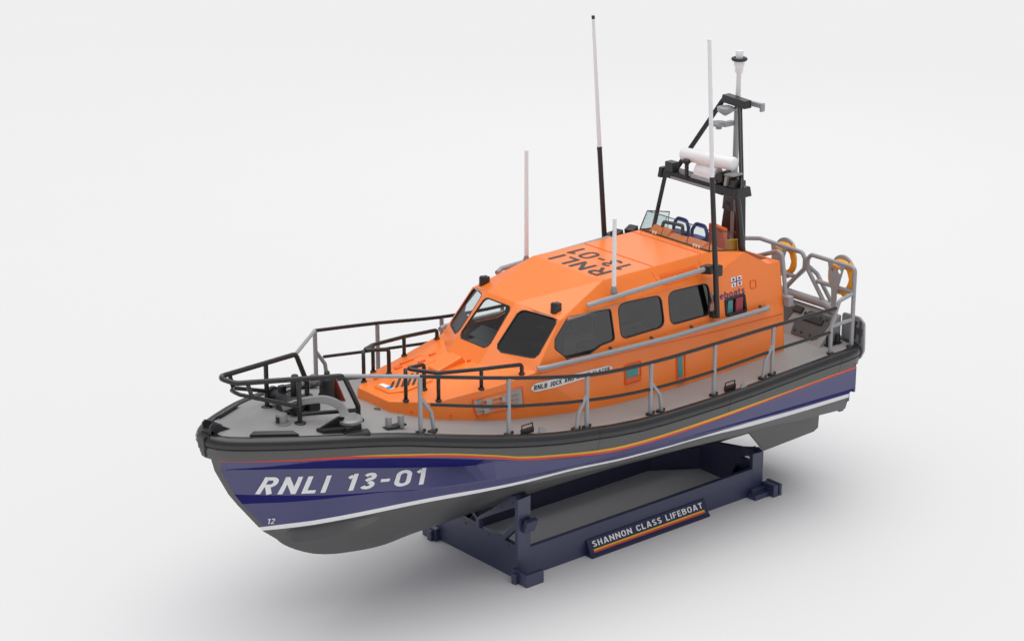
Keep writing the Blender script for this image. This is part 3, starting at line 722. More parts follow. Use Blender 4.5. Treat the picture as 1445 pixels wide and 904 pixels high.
# lower wall: grey locker recess, name board, small windows
for s in (1, -1):
    def W_(x, z, d=.012): return wall_at(x, z, s, d)
    bm = BM(); L = [(2.04, 3.66), (1.10, 3.735), (1.04, 3.36), (1.97, 3.36)]
    c_ = [W_(x, z, .016) for x, z in L]; prism(bm, c_, (0, -s*.012, 0))
    lk = obj('side_locker', bm, M['panelgrey'], cabin)
    bm = BM(); tube(bm, [W_(x, z, .014) for x, z in L], .016, .03, 6, closed=True)
    obj('locker_rim', bm, M['orange_dk'], cabin)
    bm = BM()
    for z in (3.45, 3.53, 3.61):
        tube(bm, [W_(1.95, z, .026), W_(1.15, z+.03, .026)], .012, 0, 5)
    for x in (1.75, 1.45): box(bm, W_(x, 3.57, .03), (.12, .03, .09))
    box(bm, W_(1.80, 3.42, .03), (.10, .04, .08))
    objs('locker_fitting', bm, M['panelgrey'], cabin)
    # name board
    def nb(u, v):
        x = (.90-1.83*u) if s > 0 else (-.93+1.83*u); zt = 3.735-.060*(.90-x)/1.83; zb = 3.56+.010*(.90-x)/1.83
        return (x, zb+(zt-zb)*v)
    bm = BM(); U = []
    for i in range(25):
        u = i/24; h = 0.5 if (i in (0, 24)) else (.92 if i in (1, 23) else 1)
        U.append((u, .5-.5*h*(.5 if i in (0, 24) else 1), .5+.5*h*(.5 if i in (0, 24) else 1)))
    prev = None
    for u, v0, v1 in U:
        r = [bm.verts.new(wall_at(*nb(u, v0), s, .010)), bm.verts.new(wall_at(*nb(u, v1), s, .010))]
        if prev: bm.faces.new((prev[0], r[0], r[1], prev[1]))
        prev = r
    obj('name_board', bm, M['whitepaint'], cabin)
    lettering('name_lettering', 'RNLB JOCK AND ANNIE SLATER', lambda u, v: wall_at(*nb(.03+.94*u, .22+.56*v), s, .016), M['rooftxt'], cabin, lift=(0, s, 0), t=.19, grid=.6)
    for x0, x1, z0, z1 in ((-1.27, -1.56, 3.33, 3.56), (-2.54, -2.66, 3.05, 3.45)):
        bm = BM(); prism(bm, [wall_at(x, z, s, .012) for x, z in ((x0, z0), (x1, z0), (x1, z1), (x0, z1))], (0, -s*.01, 0)); obj('port_light', bm, M['teal'], cabin)
        bm = BM(); tube(bm, [wall_at(x, z, s, .010) for x, z in ((x0+.03, z0-.10), (x1-.06, z0-.10), (x1-.06, z1+.03), (x0+.03, z1+.03))], .014, .03, 6, closed=True)
        box(bm, wall_at((x0+x1)/2, z0-.04, s, .02), (abs(x1-x0)+.06, .03, .08)); obj('port_light_rim', bm, M['orange_dk'], cabin)
    # lifeboats wordmark and flag
    def wm(u, v):
        x = (-3.50-.83*u) if s > 0 else (-4.33+.83*u)
        return wall_at(x, 4.285+.0*u+.13*v, s, .007)
    lettering('wordmark', 'lifeboats', wm, M['navytxt'], cabin, lift=(0, s, 0), t=.13, space=.8)
    fx0, fx1 = -4.00, -4.27
    def fg(u, v): return wall_at(fx0+(fx1-fx0)*u, 4.455+.18*v, s, .006)
    bm = BM()
    def quad(u0, v0, u1, v1, mi, d):
        ps = [fg(u, v)+V((0, s*d, 0)) for u, v in ((u0, v0), (u1, v0), (u1, v1), (u0, v1))]; poly(bm, ps, mi)
    for (u, v) in ((0, 0), (.56, 0), (0, .56), (.56, .56)): quad(u, v, u+.44, v+.44, 0, 0)
    quad(.44, 0, .56, 1, 1, .003); quad(0, .44, 1, .56, 1, .005)
    for (u, v, l) in ((0, .56, 'R'), (.56, .56, 'N'), (0, 0, 'L'), (.56, 0, 'I')):
        t_, bb = text_bm(l, t=.25)
        for vt in t_.verts:
            a_ = (vt.co.x-bb[0])/(bb[1]-bb[0]); c2 = (vt.co.y-bb[2])/(bb[3]-bb[2])
            vt.co = fg(u+.12+.2*a_, v+.1+.24*c2)+V((0, s*.007, 0))
        mm = bpy.data.meshes.new('tmp'); t_.to_mesh(mm); t_.free(); k0 = len(bm.faces); bm.from_mesh(mm); bpy.data.meshes.remove(mm)
        bm.faces.ensure_lookup_table()
        for f in bm.faces[k0:]: f.material_index = 2
    obj('flag_emblem', bm, [M['whitepaint'], M['pink'], M['navytxt']], cabin, recalc=False)
    # purple-blue pinline under the ledge
    bm = BM(); tube(bm, [wall_at(x, z, s, .002) for x, z in ((.78, 3.90), (-.55, 3.855), (-2, 3.80), (-3.34, 3.735), (-5.28, 3.69))], .008, 0, 5); obj('ledge_line', bm, M['orange_dk'], cabin)

# grab rails on the cabin sides
for s in (1, -1):
    bm = BM(); pts = [(-.42, s*1.24, 4.86), (-.58, s*1.30, 4.895), (-1.8, s*1.305, 4.935), (-3.22, s*1.30, 4.975), (-3.26, s*1.22, 4.96)]
    tube(bm, pts, .047, .05, 12); gr = obj('grab_rail', bm, M['rail_grey'], cabin, smooth=50)
    for x, z in ((-1.35, 4.90), (-2.35, 4.93), (-2.9, 4.95)):
        bm = BM(); tube(bm, [(x, s*1.30, z), (x, s*1.17, z-.07)], .022, 0, 8); obj('rail_bracket', bm, M['orange_dk'], cabin)
    bm = BM(); pts = [(.82, s*1.36, 4.01), (.68, s*1.42, 4.015), (-.5, s*1.45, 3.975), (-2.2, s*1.46, 3.925), (-4.80, s*1.44, 3.925), (-4.86, s*1.36, 3.925)]
    tube(bm, pts, .047, .05, 12); obj('grab_rail', bm, M['rail_grey'], cabin, smooth=50)
    for x, z in ((.1, 3.99), (-.9, 3.96), (-1.9, 3.93), (-2.9, 3.92), (-3.9, 3.92), (-4.7, 3.925)):
        bm = BM(); tube(bm, [(x, s*1.44, z), (x, s*1.32, z+.04)], .025, 0, 8); obj('rail_bracket', bm, M['dkgrey'], cabin)
# hoops on the foredeck
for s in (1, -1):
    Ab = (3.10, .60); Bb = (2.63, .50); Cb = (2.655, .93); Db = (1.85, 1.09); Eb = (1.03, 1.19)
    tops = {'A': 4.33, 'B': 4.27, 'C': 4.24, 'D': 4.17, 'E': 4.09}
    def P3(b, z): return (b[0], s*b[1], z)
    def base(b): return ftop(b[0], s*b[1]*.985).z
    bm = BM()
    tube(bm, [P3(Bb, base(Bb)), P3(Bb, tops['B']), P3(Ab, tops['A']), P3(Cb, tops['C']), P3(Db, tops['D']), P3(Eb, tops['E']), P3(Eb, base(Eb))], .036, .07, 10)
    hr = obj('foredeck_rail', bm, M['brail'], cabin, smooth=50)
    for n_, b_ in (('A', Ab), ('C', Cb), ('D', Db)):
        bm = BM(); tube(bm, [P3(b_, base(b_)), P3(b_, tops[n_])], .034, 0, 10)
        obj('rail_post', bm, M['brail'], cabin)
    bm = BM()
    for b_ in (Ab, Bb, Cb, Db, Eb): lathe(bm, (b_[0], s*b_[1], base(b_)-.01), [(.055, 0), (.055, .03), (.04, .04)], 12)
    objs('rail_foot', bm, M['brail'], cabin)
# starboard extra hoop end near the windscreen
# ------------------------------------------------------------------ deck rails
topz = {3.48: 4.535, 1.874: 4.23, .265: 3.95, -1.222: 3.845, -2.80: 3.837, -4.32: 3.84}
topy = {3.48: 1.50, 1.874: 1.85, .265: 2.03, -1.222: 2.06, -2.80: 2.06, -4.32: 2.05}
xs6 = [3.48, 1.874, .265, -1.222, -2.80, -4.32]
for s in (1, -1):
    bm = BM(); tp = [(4.44, s*.69, 4.544)]+[(x, s*topy[x], topz[x]) for x in xs6]+[(-6.02, s*2.05, 3.82)]
    b2_ = BM(); tube(b2_, tp[:2], .034, 0, 10); seg = [tuple(p) for p in catmull([V(p) for p in tp[1:]], 4)]
    tube(bm, seg, .034, 0, 10); rail = obj('guard_rail', bm, M['brail'], boat, smooth=50); obj('fore_rail', b2_, M['rail_grey'], rail, smooth=50)
    bm = BM(); lowz = [3.998, 3.721, 3.485, 3.345, 3.318, 3.357, 3.365]
    lp = [(3.28, s*1.53, 4.0)]+[(x, s*topy[x], z) for x, z in zip(xs6[1:], lowz[1:])]+[(-5.90, s*2.05, 3.37)]
    tube(bm, [tuple(p) for p in catmull([V(p) for p in lp], 4)], .030, 0, 10); obj('mid_rail', bm, M['brail'], rail, smooth=50)
    for x, dg in ((3.48, -1), (1.874, 0), (.265, 1), (-1.222, -1), (-2.80, 0), (-4.32, 1)):
        y = topy[x]; zb = Zd(x)
        bm = BM(); tube(bm, [(x, s*y, topz[x]-.01), (x, s*(y+.0), zb)], .040, 0, 12)
        if dg:
            dx = .22*dg; h = topz[x]-zb
            tube(bm, [(x, s*y, zb+.62*h), (x+dx*.95, s*(y+.02), zb+.32*h), (x+dx*1.15, s*(y+.02), zb)], .036, .06, 10)
        obj('stanchion', bm, M['rail_grey'], rail, smooth=50)
        bm = BM()
        for q in ((0, 1) if dg else (0,)):
            xx = x+(.25*dg if q else 0)
            lathe(bm, (xx, s*y, Zd(xx)-.01), [(.07, 0), (.07, .02), (.05, .035)], 12)
            for dx2 in (-.08, .08): lathe(bm, (xx+dx2, s*y, Zd(xx)-.01), [(.025, 0), (.025, .045), (.0, .05)], 8)
        objs('stanchion_foot', bm, M['black'], rail)
    # stern end frame
    bm = BM(); tube(bm, [(-5.91, s*2.05, 2.96), (-5.90, s*2.05, 3.47), (-6.10, s*2.05, 3.95), (-6.46, s*2.05, 4.02)], .04, .08, 12)
    tube(bm, [(-5.90, s*2.05, 3.48), (-6.47, s*2.05, 3.495)], .038, 0, 10)
    obj('end_frame', bm, M['rail_grey'], rail, smooth=50)
    bm = BM(); lathe(bm, (-5.91, s*2.05, 2.93), [(.07, 0), (.07, .03), (.05, .04)], 12); lathe(bm, (-6.47, s*2.05, 2.93), [(.08, 0), (.08, .04), (.05, .05)], 12); objs('stanchion_foot', bm, M['black'], rail)

# pulpit
bm = BM(); cn = (4.44, .69, 4.544); tipy = .16
up = [(4.20, .74, 3.67), (4.20, .74, 3.97), (4.44, .69, 4.544), (6.22, .22, 4.70), (6.36, .0, 4.745), (6.22, -.22, 4.70), (4.44, -.69, 4.544), (4.20, -.74, 3.97), (4.20, -.74, 3.67)]
tube(bm, up, .044, .14, 12)
pul = obj('pulpit', bm, M['brail'], boat, smooth=50)
for s in (1, -1):
    bm = BM(); tube(bm, [(5.19, s*.48, 3.79), (5.19, s*.475, 4.60)], .040, 0, 10); obj('pulpit_post', bm, M['brail'], pul, smooth=50)
    bm = BM(); tube(bm, [(6.04, s*.26, 4.68), (5.98, s*.27, 4.46), (5.19, s*.48, 4.16), (4.20, s*.74, 3.92)] if False else [(6.04, s*.26, 4.68), (5.97, s*.28, 4.42), (5.19, s*.48, 4.12)], .036, .1, 10)
    tube(bm, [(5.19, s*.48, 3.99), (4.20, s*.74, 3.90)], .036, 0, 10); obj('pulpit_bar', bm, M['brail'], pul, smooth=50)
    bm = BM()
    for x, y in ((5.19, .48), (4.20, .74)): lathe(bm, (x, s*y, deckz(x, y)-.005), [(.10, 0), (.10, .018), (.05, .03)], 16)
    objs('pulpit_foot', bm, M['brail'], pul)
bm = BM(); tube(bm, [(5.97, .28, 4.42), (6.10, .12, 4.45), (6.12, 0, 4.46), (6.10, -.12, 4.45), (5.97, -.28, 4.42)], .034, .05, 10); obj('pulpit_bar', bm, M['brail'], pul, smooth=50)

# bow fitting
bm = BM()
for y in (-.11, .11):
    prism(bm, [(6.68, y-.02, 3.86), (6.70, y-.02, 4.04), (6.64, y-.02, 4.09), (6.56, y-.02, 4.06), (6.22, y-.02, 3.86)], (0, .04, 0))
box(bm, (6.60, 0, 3.86), (.30, .30, .06)); box(bm, (6.775, 0, 3.76), (.07, .20, .24), R3(0, .1, 0)); box(bm, (6.745, 0, 3.58), (.07, .13, .14), R3(0, .2, 0)); cyl(bm, (6.66, -.13, 3.92), (6.66, .13, 3.92), .045)
obj('bow_roller', bm, M['black'], boat, bevel=.012)
for s in (1, -1):
    bm = BM(); 
    P = [(6.15, .46), (5.95, .58), (5.35, .90), (5.25, .90)]
    prism(bm, [(x, s*(Yi(x)+.0), Zd(x)-.01) for x in (6.2, 5.5)]+[(5.55, s*(Yi(5.55)-.09), Zd(5.55)+.03), (6.1, s*(Yi(6.1)-.09), Zd(6.1)+.03)], (0, 0, .045)); obj('fairlead', bm, M['black'], boat, bevel=.01)
# mooring bitts on deck
for s in (1, -1):
    for x, y in ((3.92, 1.20), (-6.20, 1.72)):
        gm = M['grey'] if x > 0 else M['black']; z = deckz(x, y)
        bm = BM(); dy = .12 if x > 0 else 0.0
        for k in (0, 1):
            px, py = x-.21*k, y+.06*k
            lathe(bm, (px, s*py, z-.02), [(.055, 0), (.055, .19), (.045, .21), (0, .215)], 14)
        box(bm, (x-.10, s*(y+.03), z+.012), (.40, .14, .03), mi=1)
        obj('mooring_bitts', bm, [gm, M['black']], boat, smooth=40)
    for x in (1.50, -3.20):
        bm = BM(); z = Zd(x); y = Yi(x)-.03
        # small open fairlead bracket
        tube(bm, [(x+.12, s*y, z), (x+.12, s*y, z+.16), (x-.12, s*y, z+.16), (x-.12, s*y, z)], .016, 0, 4)
        box(bm, (x, s*y, z+.045), (.26, .05, .09)); obj('fairlead', bm, M['black'], boat)
        bm = BM(); prism(bm, [(x-.16, s*(y+.10), z+.0), (x-.34, s*(y+.10), z+.0), (x-.28, s*(y+.07), z+.09), (x-.20, s*(y+.07), z+.09)], (0, s*.03, 0)); obj('boarding_plate', bm, M['grey'], boat)
bm = BM(); lathe(bm, (3.49, .30, deckz(3.49, .3)), [(.06, -.01), (.06, .012), (.04, .012), (.04, .004), (0, .004)], 16); obj('deck_filler', bm, M['dkgrey'], boat)

# windlass, capstan, drum
bm = BM(); z0 = deckz(5.0, 0)
cyl(bm, (5.02, -.55, z0+.16), (5.02, .22, z0+.16), .115, 18); cyl(bm, (5.02, -.60, z0+.16), (5.02, -.52, z0+.16), .15, 18); cyl(bm, (5.02, .10, z0+.16), (5.02, .17, z0+.16), .16, 18)
box(bm, (4.95, -.12, z0+.12), (.38, .36, .26)); cyl(bm, (4.86, -.12, z0+.2), (4.86, -.12, z0+.56), .075, 14); cyl(bm, (4.86, -.12, z0+.56), (4.86, -.12, z0+.60), .06, 14); box(bm, (4.70, .12, z0+.1), (.22, .2, .2)); box(bm, (4.98, -.33, z0+.3), (.12, .1, .16))
obj('windlass', bm, M['black'], boat, bevel=.015)
bm = BM(); z0 = deckz(4.0, -.3)
lathe(bm, (4.0, -.42, z0-.01), [(.17, 0), (.17, .03), (.14, .05), (.135, .36), (.12, .40), (.07, .43), (.05, .45), (.05, .50), (.03, .52), (0, .52)], 24)
for k in range(8):
    a = 2*PI*k/8; prism(bm, [(4.0+.13*math.cos(a), -.42+.13*math.sin(a), z0), (4.0+.20*math.cos(a), -.42+.20*math.sin(a), z0), (4.0+.13*math.cos(a), -.42+.13*math.sin(a), z0+.14)], (-.03*math.sin(a), .03*math.cos(a), 0))
obj('vent_post', bm, M['black'], boat, smooth=40)
bm = BM(); z0 = deckz(3.75, -.3); prism(bm, [(3.82, -.38, z0), (3.74, -.26, z0), (3.86, -.38, z0+.44), (3.89, -.42, z0+.44)], (.03, .03, 0)); obj('post_bracket', bm, M['rust'], boat)
bm = BM(); z0 = deckz(5.45, .3); lathe(bm, (5.45, .33, z0-.01), [(.15, 0), (.15, .015), (.10, .02), (.10, .15), (.085, .17), (0, .172)], 20)
box(bm, (5.54, .36, z0+.08), (.03, .06, .10), R3(0, 0, .7), mi=1); obj('chain_drum', bm, [M['grey'], M['black']], boat, smooth=40)

# aft ramp with hatch plates, transverse tube, stern plates
bm = BM()
prism(bm, [(-5.93, -1.72, 2.93), (-6.48, -1.72, 3.49), (-6.56, -1.72, 3.49), (-6.56, -1.72, 2.9)], (0, 3.44+.0, 0)); 
ramp = obj('aft_ramp', bm, M['deck'], boat, bevel=.02)
def rp(x, y, d=.006): 
    z = 2.93+(-5.93-x)*(.56/.55); return V((x+d*.7, y, z+d*.7))
def plate(L, m, nm='hatch_plate'):
    bm = BM(); P = fillet([rp(x, y, .004) for x, y in L], .06, True, 3); n = V((.7, 0, .7))*.015
    prism(bm, P, n); return obj(nm, bm, m, ramp)
plate([(-6.02, .92), (-6.02, 1.48), (-6.12, 1.62), (-6.42, 1.66), (-6.42, 1.05), (-6.2, .85)], M['dkgrey'])
plate([(-5.98, -.4), (-5.98, .62), (-6.40, .70), (-6.40, -.4)], M['dkgrey'])
plate([(-5.98, -1.6), (-5.98, -.6), (-6.40, -.6), (-6.40, -1.6)], M['dkgrey'])
bm = BM()
for y in (.98, 1.15, 1.38, 1.55):
    for x in (-6.08, -6.36): lathe(bm, rp(x, y, .018), [(.03, 0), (.03, .01), (0, .012)], 8, axis=(.7, 0, .7))
box(bm, rp(-6.30, 1.25, .03), (.12, .5, .04), R3(0, .78, 0)); box(bm, rp(-6.38, .78, .03), (.12, .22, .05), R3(0, .78, 0))
objs('hatch_latch', bm, M['black'], ramp)
bm = BM(); tube(bm, [(-6.5, -1.95, 3.25), (-6.5, -1.85, 3.55), (-6.5, -1.5, 3.61), (-6.5, 1.34, 3.62), (-6.5, 1.60, 3.54)], .085, .1, 14); obj('stern_bar', bm, M['rail_grey'], boat, smooth=50)
for s in (1, -1):
    bm = BM()
    P = [(-6.68, s*1.62, 2.88), (-6.68, s*1.62, 3.50), (-6.68, s*2.06, 3.50), (-6.68, s*2.19, 3.40), (-6.68, s*2.21, 3.0), (-6.68, s*2.21, 2.84), (-6.68, s*2.12, 2.66), (-6.68, s*1.9, 2.62)]
    prism(bm, fillet(P, .08, True, 3), (-.05, 0, 0)); sp = obj('stern_plate', bm, M['rail_grey'], boat, bevel=.012)
    bm = BM()
    for yy, z0, z1 in ((1.98, 3.05, 3.40), (2.12, 3.0, 3.44)): box(bm, (-6.66, s*yy, (z0+z1)/2), (.03, .035, z1-z0))
    box(bm, (-6.665, s*2.10, 3.22), (.03, .14, .12)); box(bm, (-6.665, s*1.9, 3.38), (.03, .26, .05))
    objs('plate_rib', bm, M['dkgrey'], sp)

# stern hoops (the frame that carries the rings)
def hoop(pts, name='stern_hoop'):
    bm = BM()
    for p in pts: tube(bm, p, .043, .1, 12)
    return obj(name, bm, M['rail_grey'], boat, smooth=50)
X = -6.5
hp = hoop([[(X, 2.05, 2.97), (X, 2.05, 4.52), (X, .93, 4.52), (X, .84, 4.42), (X, .84, 4.22), (X, 1.30, 3.66)],
           [(X-.01, .85, 4.27), (X-.13, .98, 4.12), (X-.10, 1.40, 3.66)], [(X, 1.10, 4.03), (X, 2.05, 4.03)]])
hs = hoop([[(X, -.95, 3.0), (X, -.95, 4.42), (X, -.45, 4.53), (X, .68, 4.51), (X, .765, 4.40), (X, .76, 4.20), (X, .26, 3.66)],
           [(X-.01, .75, 4.25), (X-.13, .64, 4.12), (X-.10, .18, 3.66)], [(X, -.95, 4.0), (X, .5, 3.98)]])
hc = hoop([[(-5.42, .40, 4.56), (-5.42, 1.04, 4.83), (-5.42, 1.17, 4.80), (-5.42, 1.30, 4.03), (-5.42, 1.32, 3.9)]], 'cabin_hoop')
bm = BM(); box(bm, (-5.41, 1.33, 3.93), (.14, .26, .20)); box(bm, (-5.40, .50, 4.58), (.1, .24, .07), R3(.25, 0, 0)); objs('hoop_clamp', bm, M['rail_grey'], hc, bevel=.02)
for yc_, rid, o_ in ((1.655, 1, hp), (.15, 0, hs)):
    # tapered holder plate with three holes
    xh = X+.05; zc_ = 4.23
    def cir(y, z, r, n=12): return [(xh, y+r*math.cos(2*PI*k/n), z+r*math.sin(2*PI*k/n)) for k in range(n)]
    y0 = yc_-.06
    outer = [(xh, y0-.20, 4.50), (xh, y0+.22, 4.50), (xh, y0+.06, 3.95), (xh, y0+.05, 3.60), (xh, y0-.06, 3.60), (xh, y0-.08, 3.95)]
    bm = BM(); prism(bm, [(X-.12, y0+.03-.27*math.cos(math.radians(a_)), 4.38+.27*math.sin(math.radians(a_))) for a_ in range(0, 181, 12)], (-.05, 0, 0)); obj('ring_bracket', bm, M['holder'], o_, bevel=.006)
    bm = BM(); holed_slab(bm, outer, [cir(y0-.08, 4.37, .045), cir(y0+.10, 4.37, .045), cir(y0, 4.10, .035)], (-.03, 0, 0)); obj('ring_holder', bm, M['holder'], o_, bevel=.006)
    L_ = ['orange life ring on the stern frame nearest the port quarter, beside the outer post', 'orange life ring on the middle stern frame, half hidden behind the cabin'][0 if rid else 1]
    rg = thing('life_ring', L_, 'life ring', (X-.07, yc_, zc_-.3), 'life rings on the stern frames')
    bm = BM(); n = 40; m2 = 12; rings = []
    for i in range(n):
        a = 2*PI*i/n; R_ = .265; lump = .058+.008*abs(math.sin(a*4))
        rings.append([bm.verts.new((X-.07+lump*1.0*math.sin(b), yc_+(R_+lump*math.cos(b))*math.cos(a), zc_+(R_+lump*math.cos(b))*math.sin(a)*1.08)) for b in [2*PI*j/m2 for j in range(m2)]])
    for i in range(n):
        for j in range(m2):
            f = bm.faces.new((rings[i][j], rings[i][(j+1) % m2], rings[(i+1) % n][(j+1) % m2], rings[(i+1) % n][j])); f.smooth = True
    obj('ring_body', bm, M['ring'], rg)
    bm = BM(); box(bm, (X+.03, yc_-.03, zc_+.23), (.07, .20, .05), R3(-.2, 0, 0)); box(bm, (X-.07, yc_+.24, zc_+.28), (.09, .07, .12), R3(.6, 0, 0)); box(bm, (X-.07, yc_+.10, zc_-.33), (.08, .10, .06), R3(.2, 0, 0))
    objs('ring_strap', bm, M['ring'], rg, bevel=.015)

# ------------------------------------------------------------------ anchor (lies on the fore deck)
anc = thing('anchor', 'grey plough anchor with curved shank lying on the fore deck beside the pulpit', 'anchor', (4.8, .9, 3.8))
bm = BM()
sh = catmull([(5.36, .22, 4.07), (5.05, .42, 4.17), (4.78, .62, 4.19), (4.60, .78, 4.08), (4.58, .93, 3.92)], 6)
prev = None
for i, p in enumerate(sh):
    t_ = (sh[min(i+1, len(sh)-1)]-sh[max(i-1, 0)]).normalized(); w = t_.cross(V((.55, .83, 0)) if False else V((-.55, .83, 0)).cross(t_)).normalized() if False else V((.52, .85, 0)).normalized()
    n_ = t_.cross(w).normalized(); h = .055+.02*i/len(sh)
    r = [bm.verts.new(p+w*a*.035+n_*b_*h) for a, b_ in ((-1, -1), (1, -1), (1, 1), (-1, 1))]
    if prev:
        for k in range(4): bm.faces.new((prev[k], prev[(k+1) % 4], r[(k+1) % 4], r[k]))
    else: bm.faces.new(r)
    prev = r
bm.faces.new(prev); obj('shank', bm, M['grey'], anc, bevel=.012)
bm = BM(); lathe(bm, (4.56, 1.0, 3.885), [(.10, -.06), (.21, -.02), (.22, .03), (.19, .06), (0, .065)], 24); obj('fluke', bm, M['grey'], anc, smooth=40)
bm = BM(); prism(bm, [(5.15, .88, 3.80), (4.72, .95, 3.79), (4.72, 1.17, 3.79), (5.10, 1.02, 3.80)], (0, 0, .06)); prism(bm, [(5.15, .90, 3.85), (4.72, .97, 3.85), (4.74, 1.10, 4.02), (4.80, 1.0, 4.02)], (.0, .03, .0)); box(bm, (4.62, 1.14, 3.80), (.30, .14, .12)); obj('chock', bm, M['black'], anc, bevel=.012)
bm = BM(); x = 4.62; box(bm, (x, Yi(x)+.03, Zd(x)+.015), (.42, .18, .06), R3(0, 0, -.35)); obj('anchor_pad', bm, M['black'], anc, bevel=.015)

# ------------------------------------------------------------------ aerials
def aerial(p0, pm, p1, r0, r1, rt, nm='whip_aerial', cap=1):
    p0, p1 = V(p0), V(p1); bm = BM()
    if pm is not None:
        pm = V(pm); tube(bm, [p0, pm], r0, 0, 12, r2=r1, mi=1); tube(bm, [pm, p1-(p1-p0).normalized()*.05], r1*.9, 0, 12, r2=rt, mi=0)
        cyl(bm, p1-(p1-p0).normalized()*.06, p1, rt*1.05, 10, mi=cap)
        lathe(bm, pm-V((0, 0, .03)), [(r1*1.05, 0), (r1*1.05, .05), (r1*.8, .07)], 12, mi=1)
    else:
        tube(bm, [p0, p1], r1, 0, 12, r2=rt, mi=0); lathe(bm, p0-V((0, 0, .04)), [(.065, 0), (.065, .07), (.045, .11), (.04, .16)], 14, mi=2)
    return obj(nm, bm, [M['white'], M['black'], M['grey']], boat, smooth=50)
for s in (1, -1):
    aerial((-1.09, s*1.20, 4.97), None, ((-1.085), s*1.20, 6.32 if s > 0 else 7.07), .05, .042, .036)
aerial((-3.477, 1.42, 4.03), (-3.242, 1.42, 6.71), (-3.07, 1.42, 9.27), .054, .047, .036, cap=0)
aerial((-3.31, -1.42, 4.03), (-3.073, -1.42, 6.74), (-2.872, -1.42, 9.28), .054, .047, .030)
for s in (1, -1):
    bm = BM(); box(bm, (-3.33, s*1.31, 4.96), (.20, .24, .15), R3(.15*s, 0, .2)); box(bm, (-3.47, s*1.42, 4.93), (.14, .1, .2)); box(bm, (-3.44, s*1.36, 4.08), (.12, .12, .12)); objs('aerial_bracket', bm, M['black'], boat, bevel=.015)
# searchlights on the starboard roof edge
for x, l in ((-3.42, .22), (-3.80, .26)):
    bm = BM(); box(bm, (x, -1.28, 5.02), (l*.85, .20, .14), R3(0, .25, .3)); cyl(bm, (x-.1, -1.24, 4.99), (x-.42, -1.10, 4.97), .03); obj('searchlight', bm, M['black'], boat, bevel=.02)

# ------------------------------------------------------------------ mast
mast = obj('mast', tube(BM(), [(-5.27, 0, 4.7), (-5.27, 0, 7.62)], .055, 0, 12), M['rail_grey'], boat, smooth=50)
bm = BM(); prof = [(-4.26, 6.08), (-4.29, 6.22), (-4.60, 6.22), (-4.64, 6.08)]
prism(bm, [(x, -.95, z) for x, z in prof], (0, 1.92, 0))
for s in (1, -1): prism(bm, [(-4.24, s*.96, 6.05), (-4.28, s*.96, 6.245), (-4.61, s*.96, 6.245), (-4.66, s*.96, 6.05)], (0, s*.10, 0))
mp = obj('mast_platform', bm, M['black'], mast, bevel=.015)
bm = BM(); box(bm, (-4.262, -.15, 6.12), (.03, 1.1, .035)); obj('light_strip', bm, M['grey'], mast)
bm = BM(); tube(bm, [(-4.30, -.90, 6.10), (-4.09, -.98, 5.05)], .042, 0, 12); tube(bm, [(-4.34, .99, 6.10), (-4.52, .99, 4.98)], .058, 0, 12, r2=.07)
objs('mast_leg', bm, M['brail'], mast, smooth=50)
bm = BM(); tube(bm, [(-4.42, -.72, 6.25), (-5.12, -.22, 7.58)], .048, 0, 12); obj('mast_strut', bm, M['brail'], mast, smooth=50)
bm = BM(); tube(bm, [(-4.42, 1.02, 6.22), (-5.12, .22, 7.56)], .044, 0, 12); obj('mast_strut', bm, M['brail'], mast, smooth=50)
bm = BM(); prism(bm, [(-5.24, -.36, 4.66), (-5.24, .25, 4.66), (-5.24, .20, 6.05), (-5.24, -.16, 6.05)], (-.14, 0, 0)); box(bm, (-5.20, -.28, 5.88), (.16, .22, .34))
obj('mast_column', bm, M['black'], mast, bevel=.02)
bm = BM(); box(bm, (-5.12, .04, 5.70), (.12, .30, .44), taper=.8); lathe(bm, (-5.06, .05, 5.60), [(.10, 0), (.10, .03), (.05, .03), (.05, .01), (0, .01)], 16, axis=(1, .5, 0)); obj('horn', bm, M['dkgrey'], mast, bevel=.015)
bm = BM(); box(bm, (-5.16, .09, 7.60), (.20, .62, .15), R3(-.06, 0, 0), taper=.96); obj('masthead_plate', bm, M['black'], mast, bevel=.015)
bm = BM(); box(bm, (-5.40, .30, 7.55), (.08, .50, .09)); box(bm, (-5.40, .53, 7.52), (.1, .05, .16))
lathe(bm, (-5.02, -.06, 7.38), [(.03, -.06), (.15, .02), (.16, .10), (.10, .12)], 18); box(bm, (-5.15, 0, 7.42), (.25, .1, .05))
obj('masthead_arm', bm, M['rail_grey'], mast, bevel=.01)
bm = BM(); lathe(bm, (-4.98, -.18, 7.12), [(.06, -.08), (.06, -.02), (.15, -.01), (.16, .05), (.08, .07), (0, .07)], 18); box(bm, (-5.12, -.08, 7.14), (.3, .14, .08)); obj('masthead_light', bm, M['rail_grey'], mast, bevel=.01)
bm = BM()
lathe(bm, (-5.29, 0, 7.66), [(.05, 0), (.045, .42), (.075, .46), (.08, .55), (.10, .60), (.105, .70), (.07, .72), (.075, .84), (.07, .87), (0, .88)], 20)
sl = obj('signal_lamp', bm, M['white'], mast, smooth=50)
bm = BM(); tube(bm, [(-5.29+.12*math.cos(2*PI*k/20), .12*math.sin(2*PI*k/20), 8.37) for k in range(20)], .035, 0, 10, closed=True); obj('lamp_collar', bm, M['black'], mast, smooth=180)
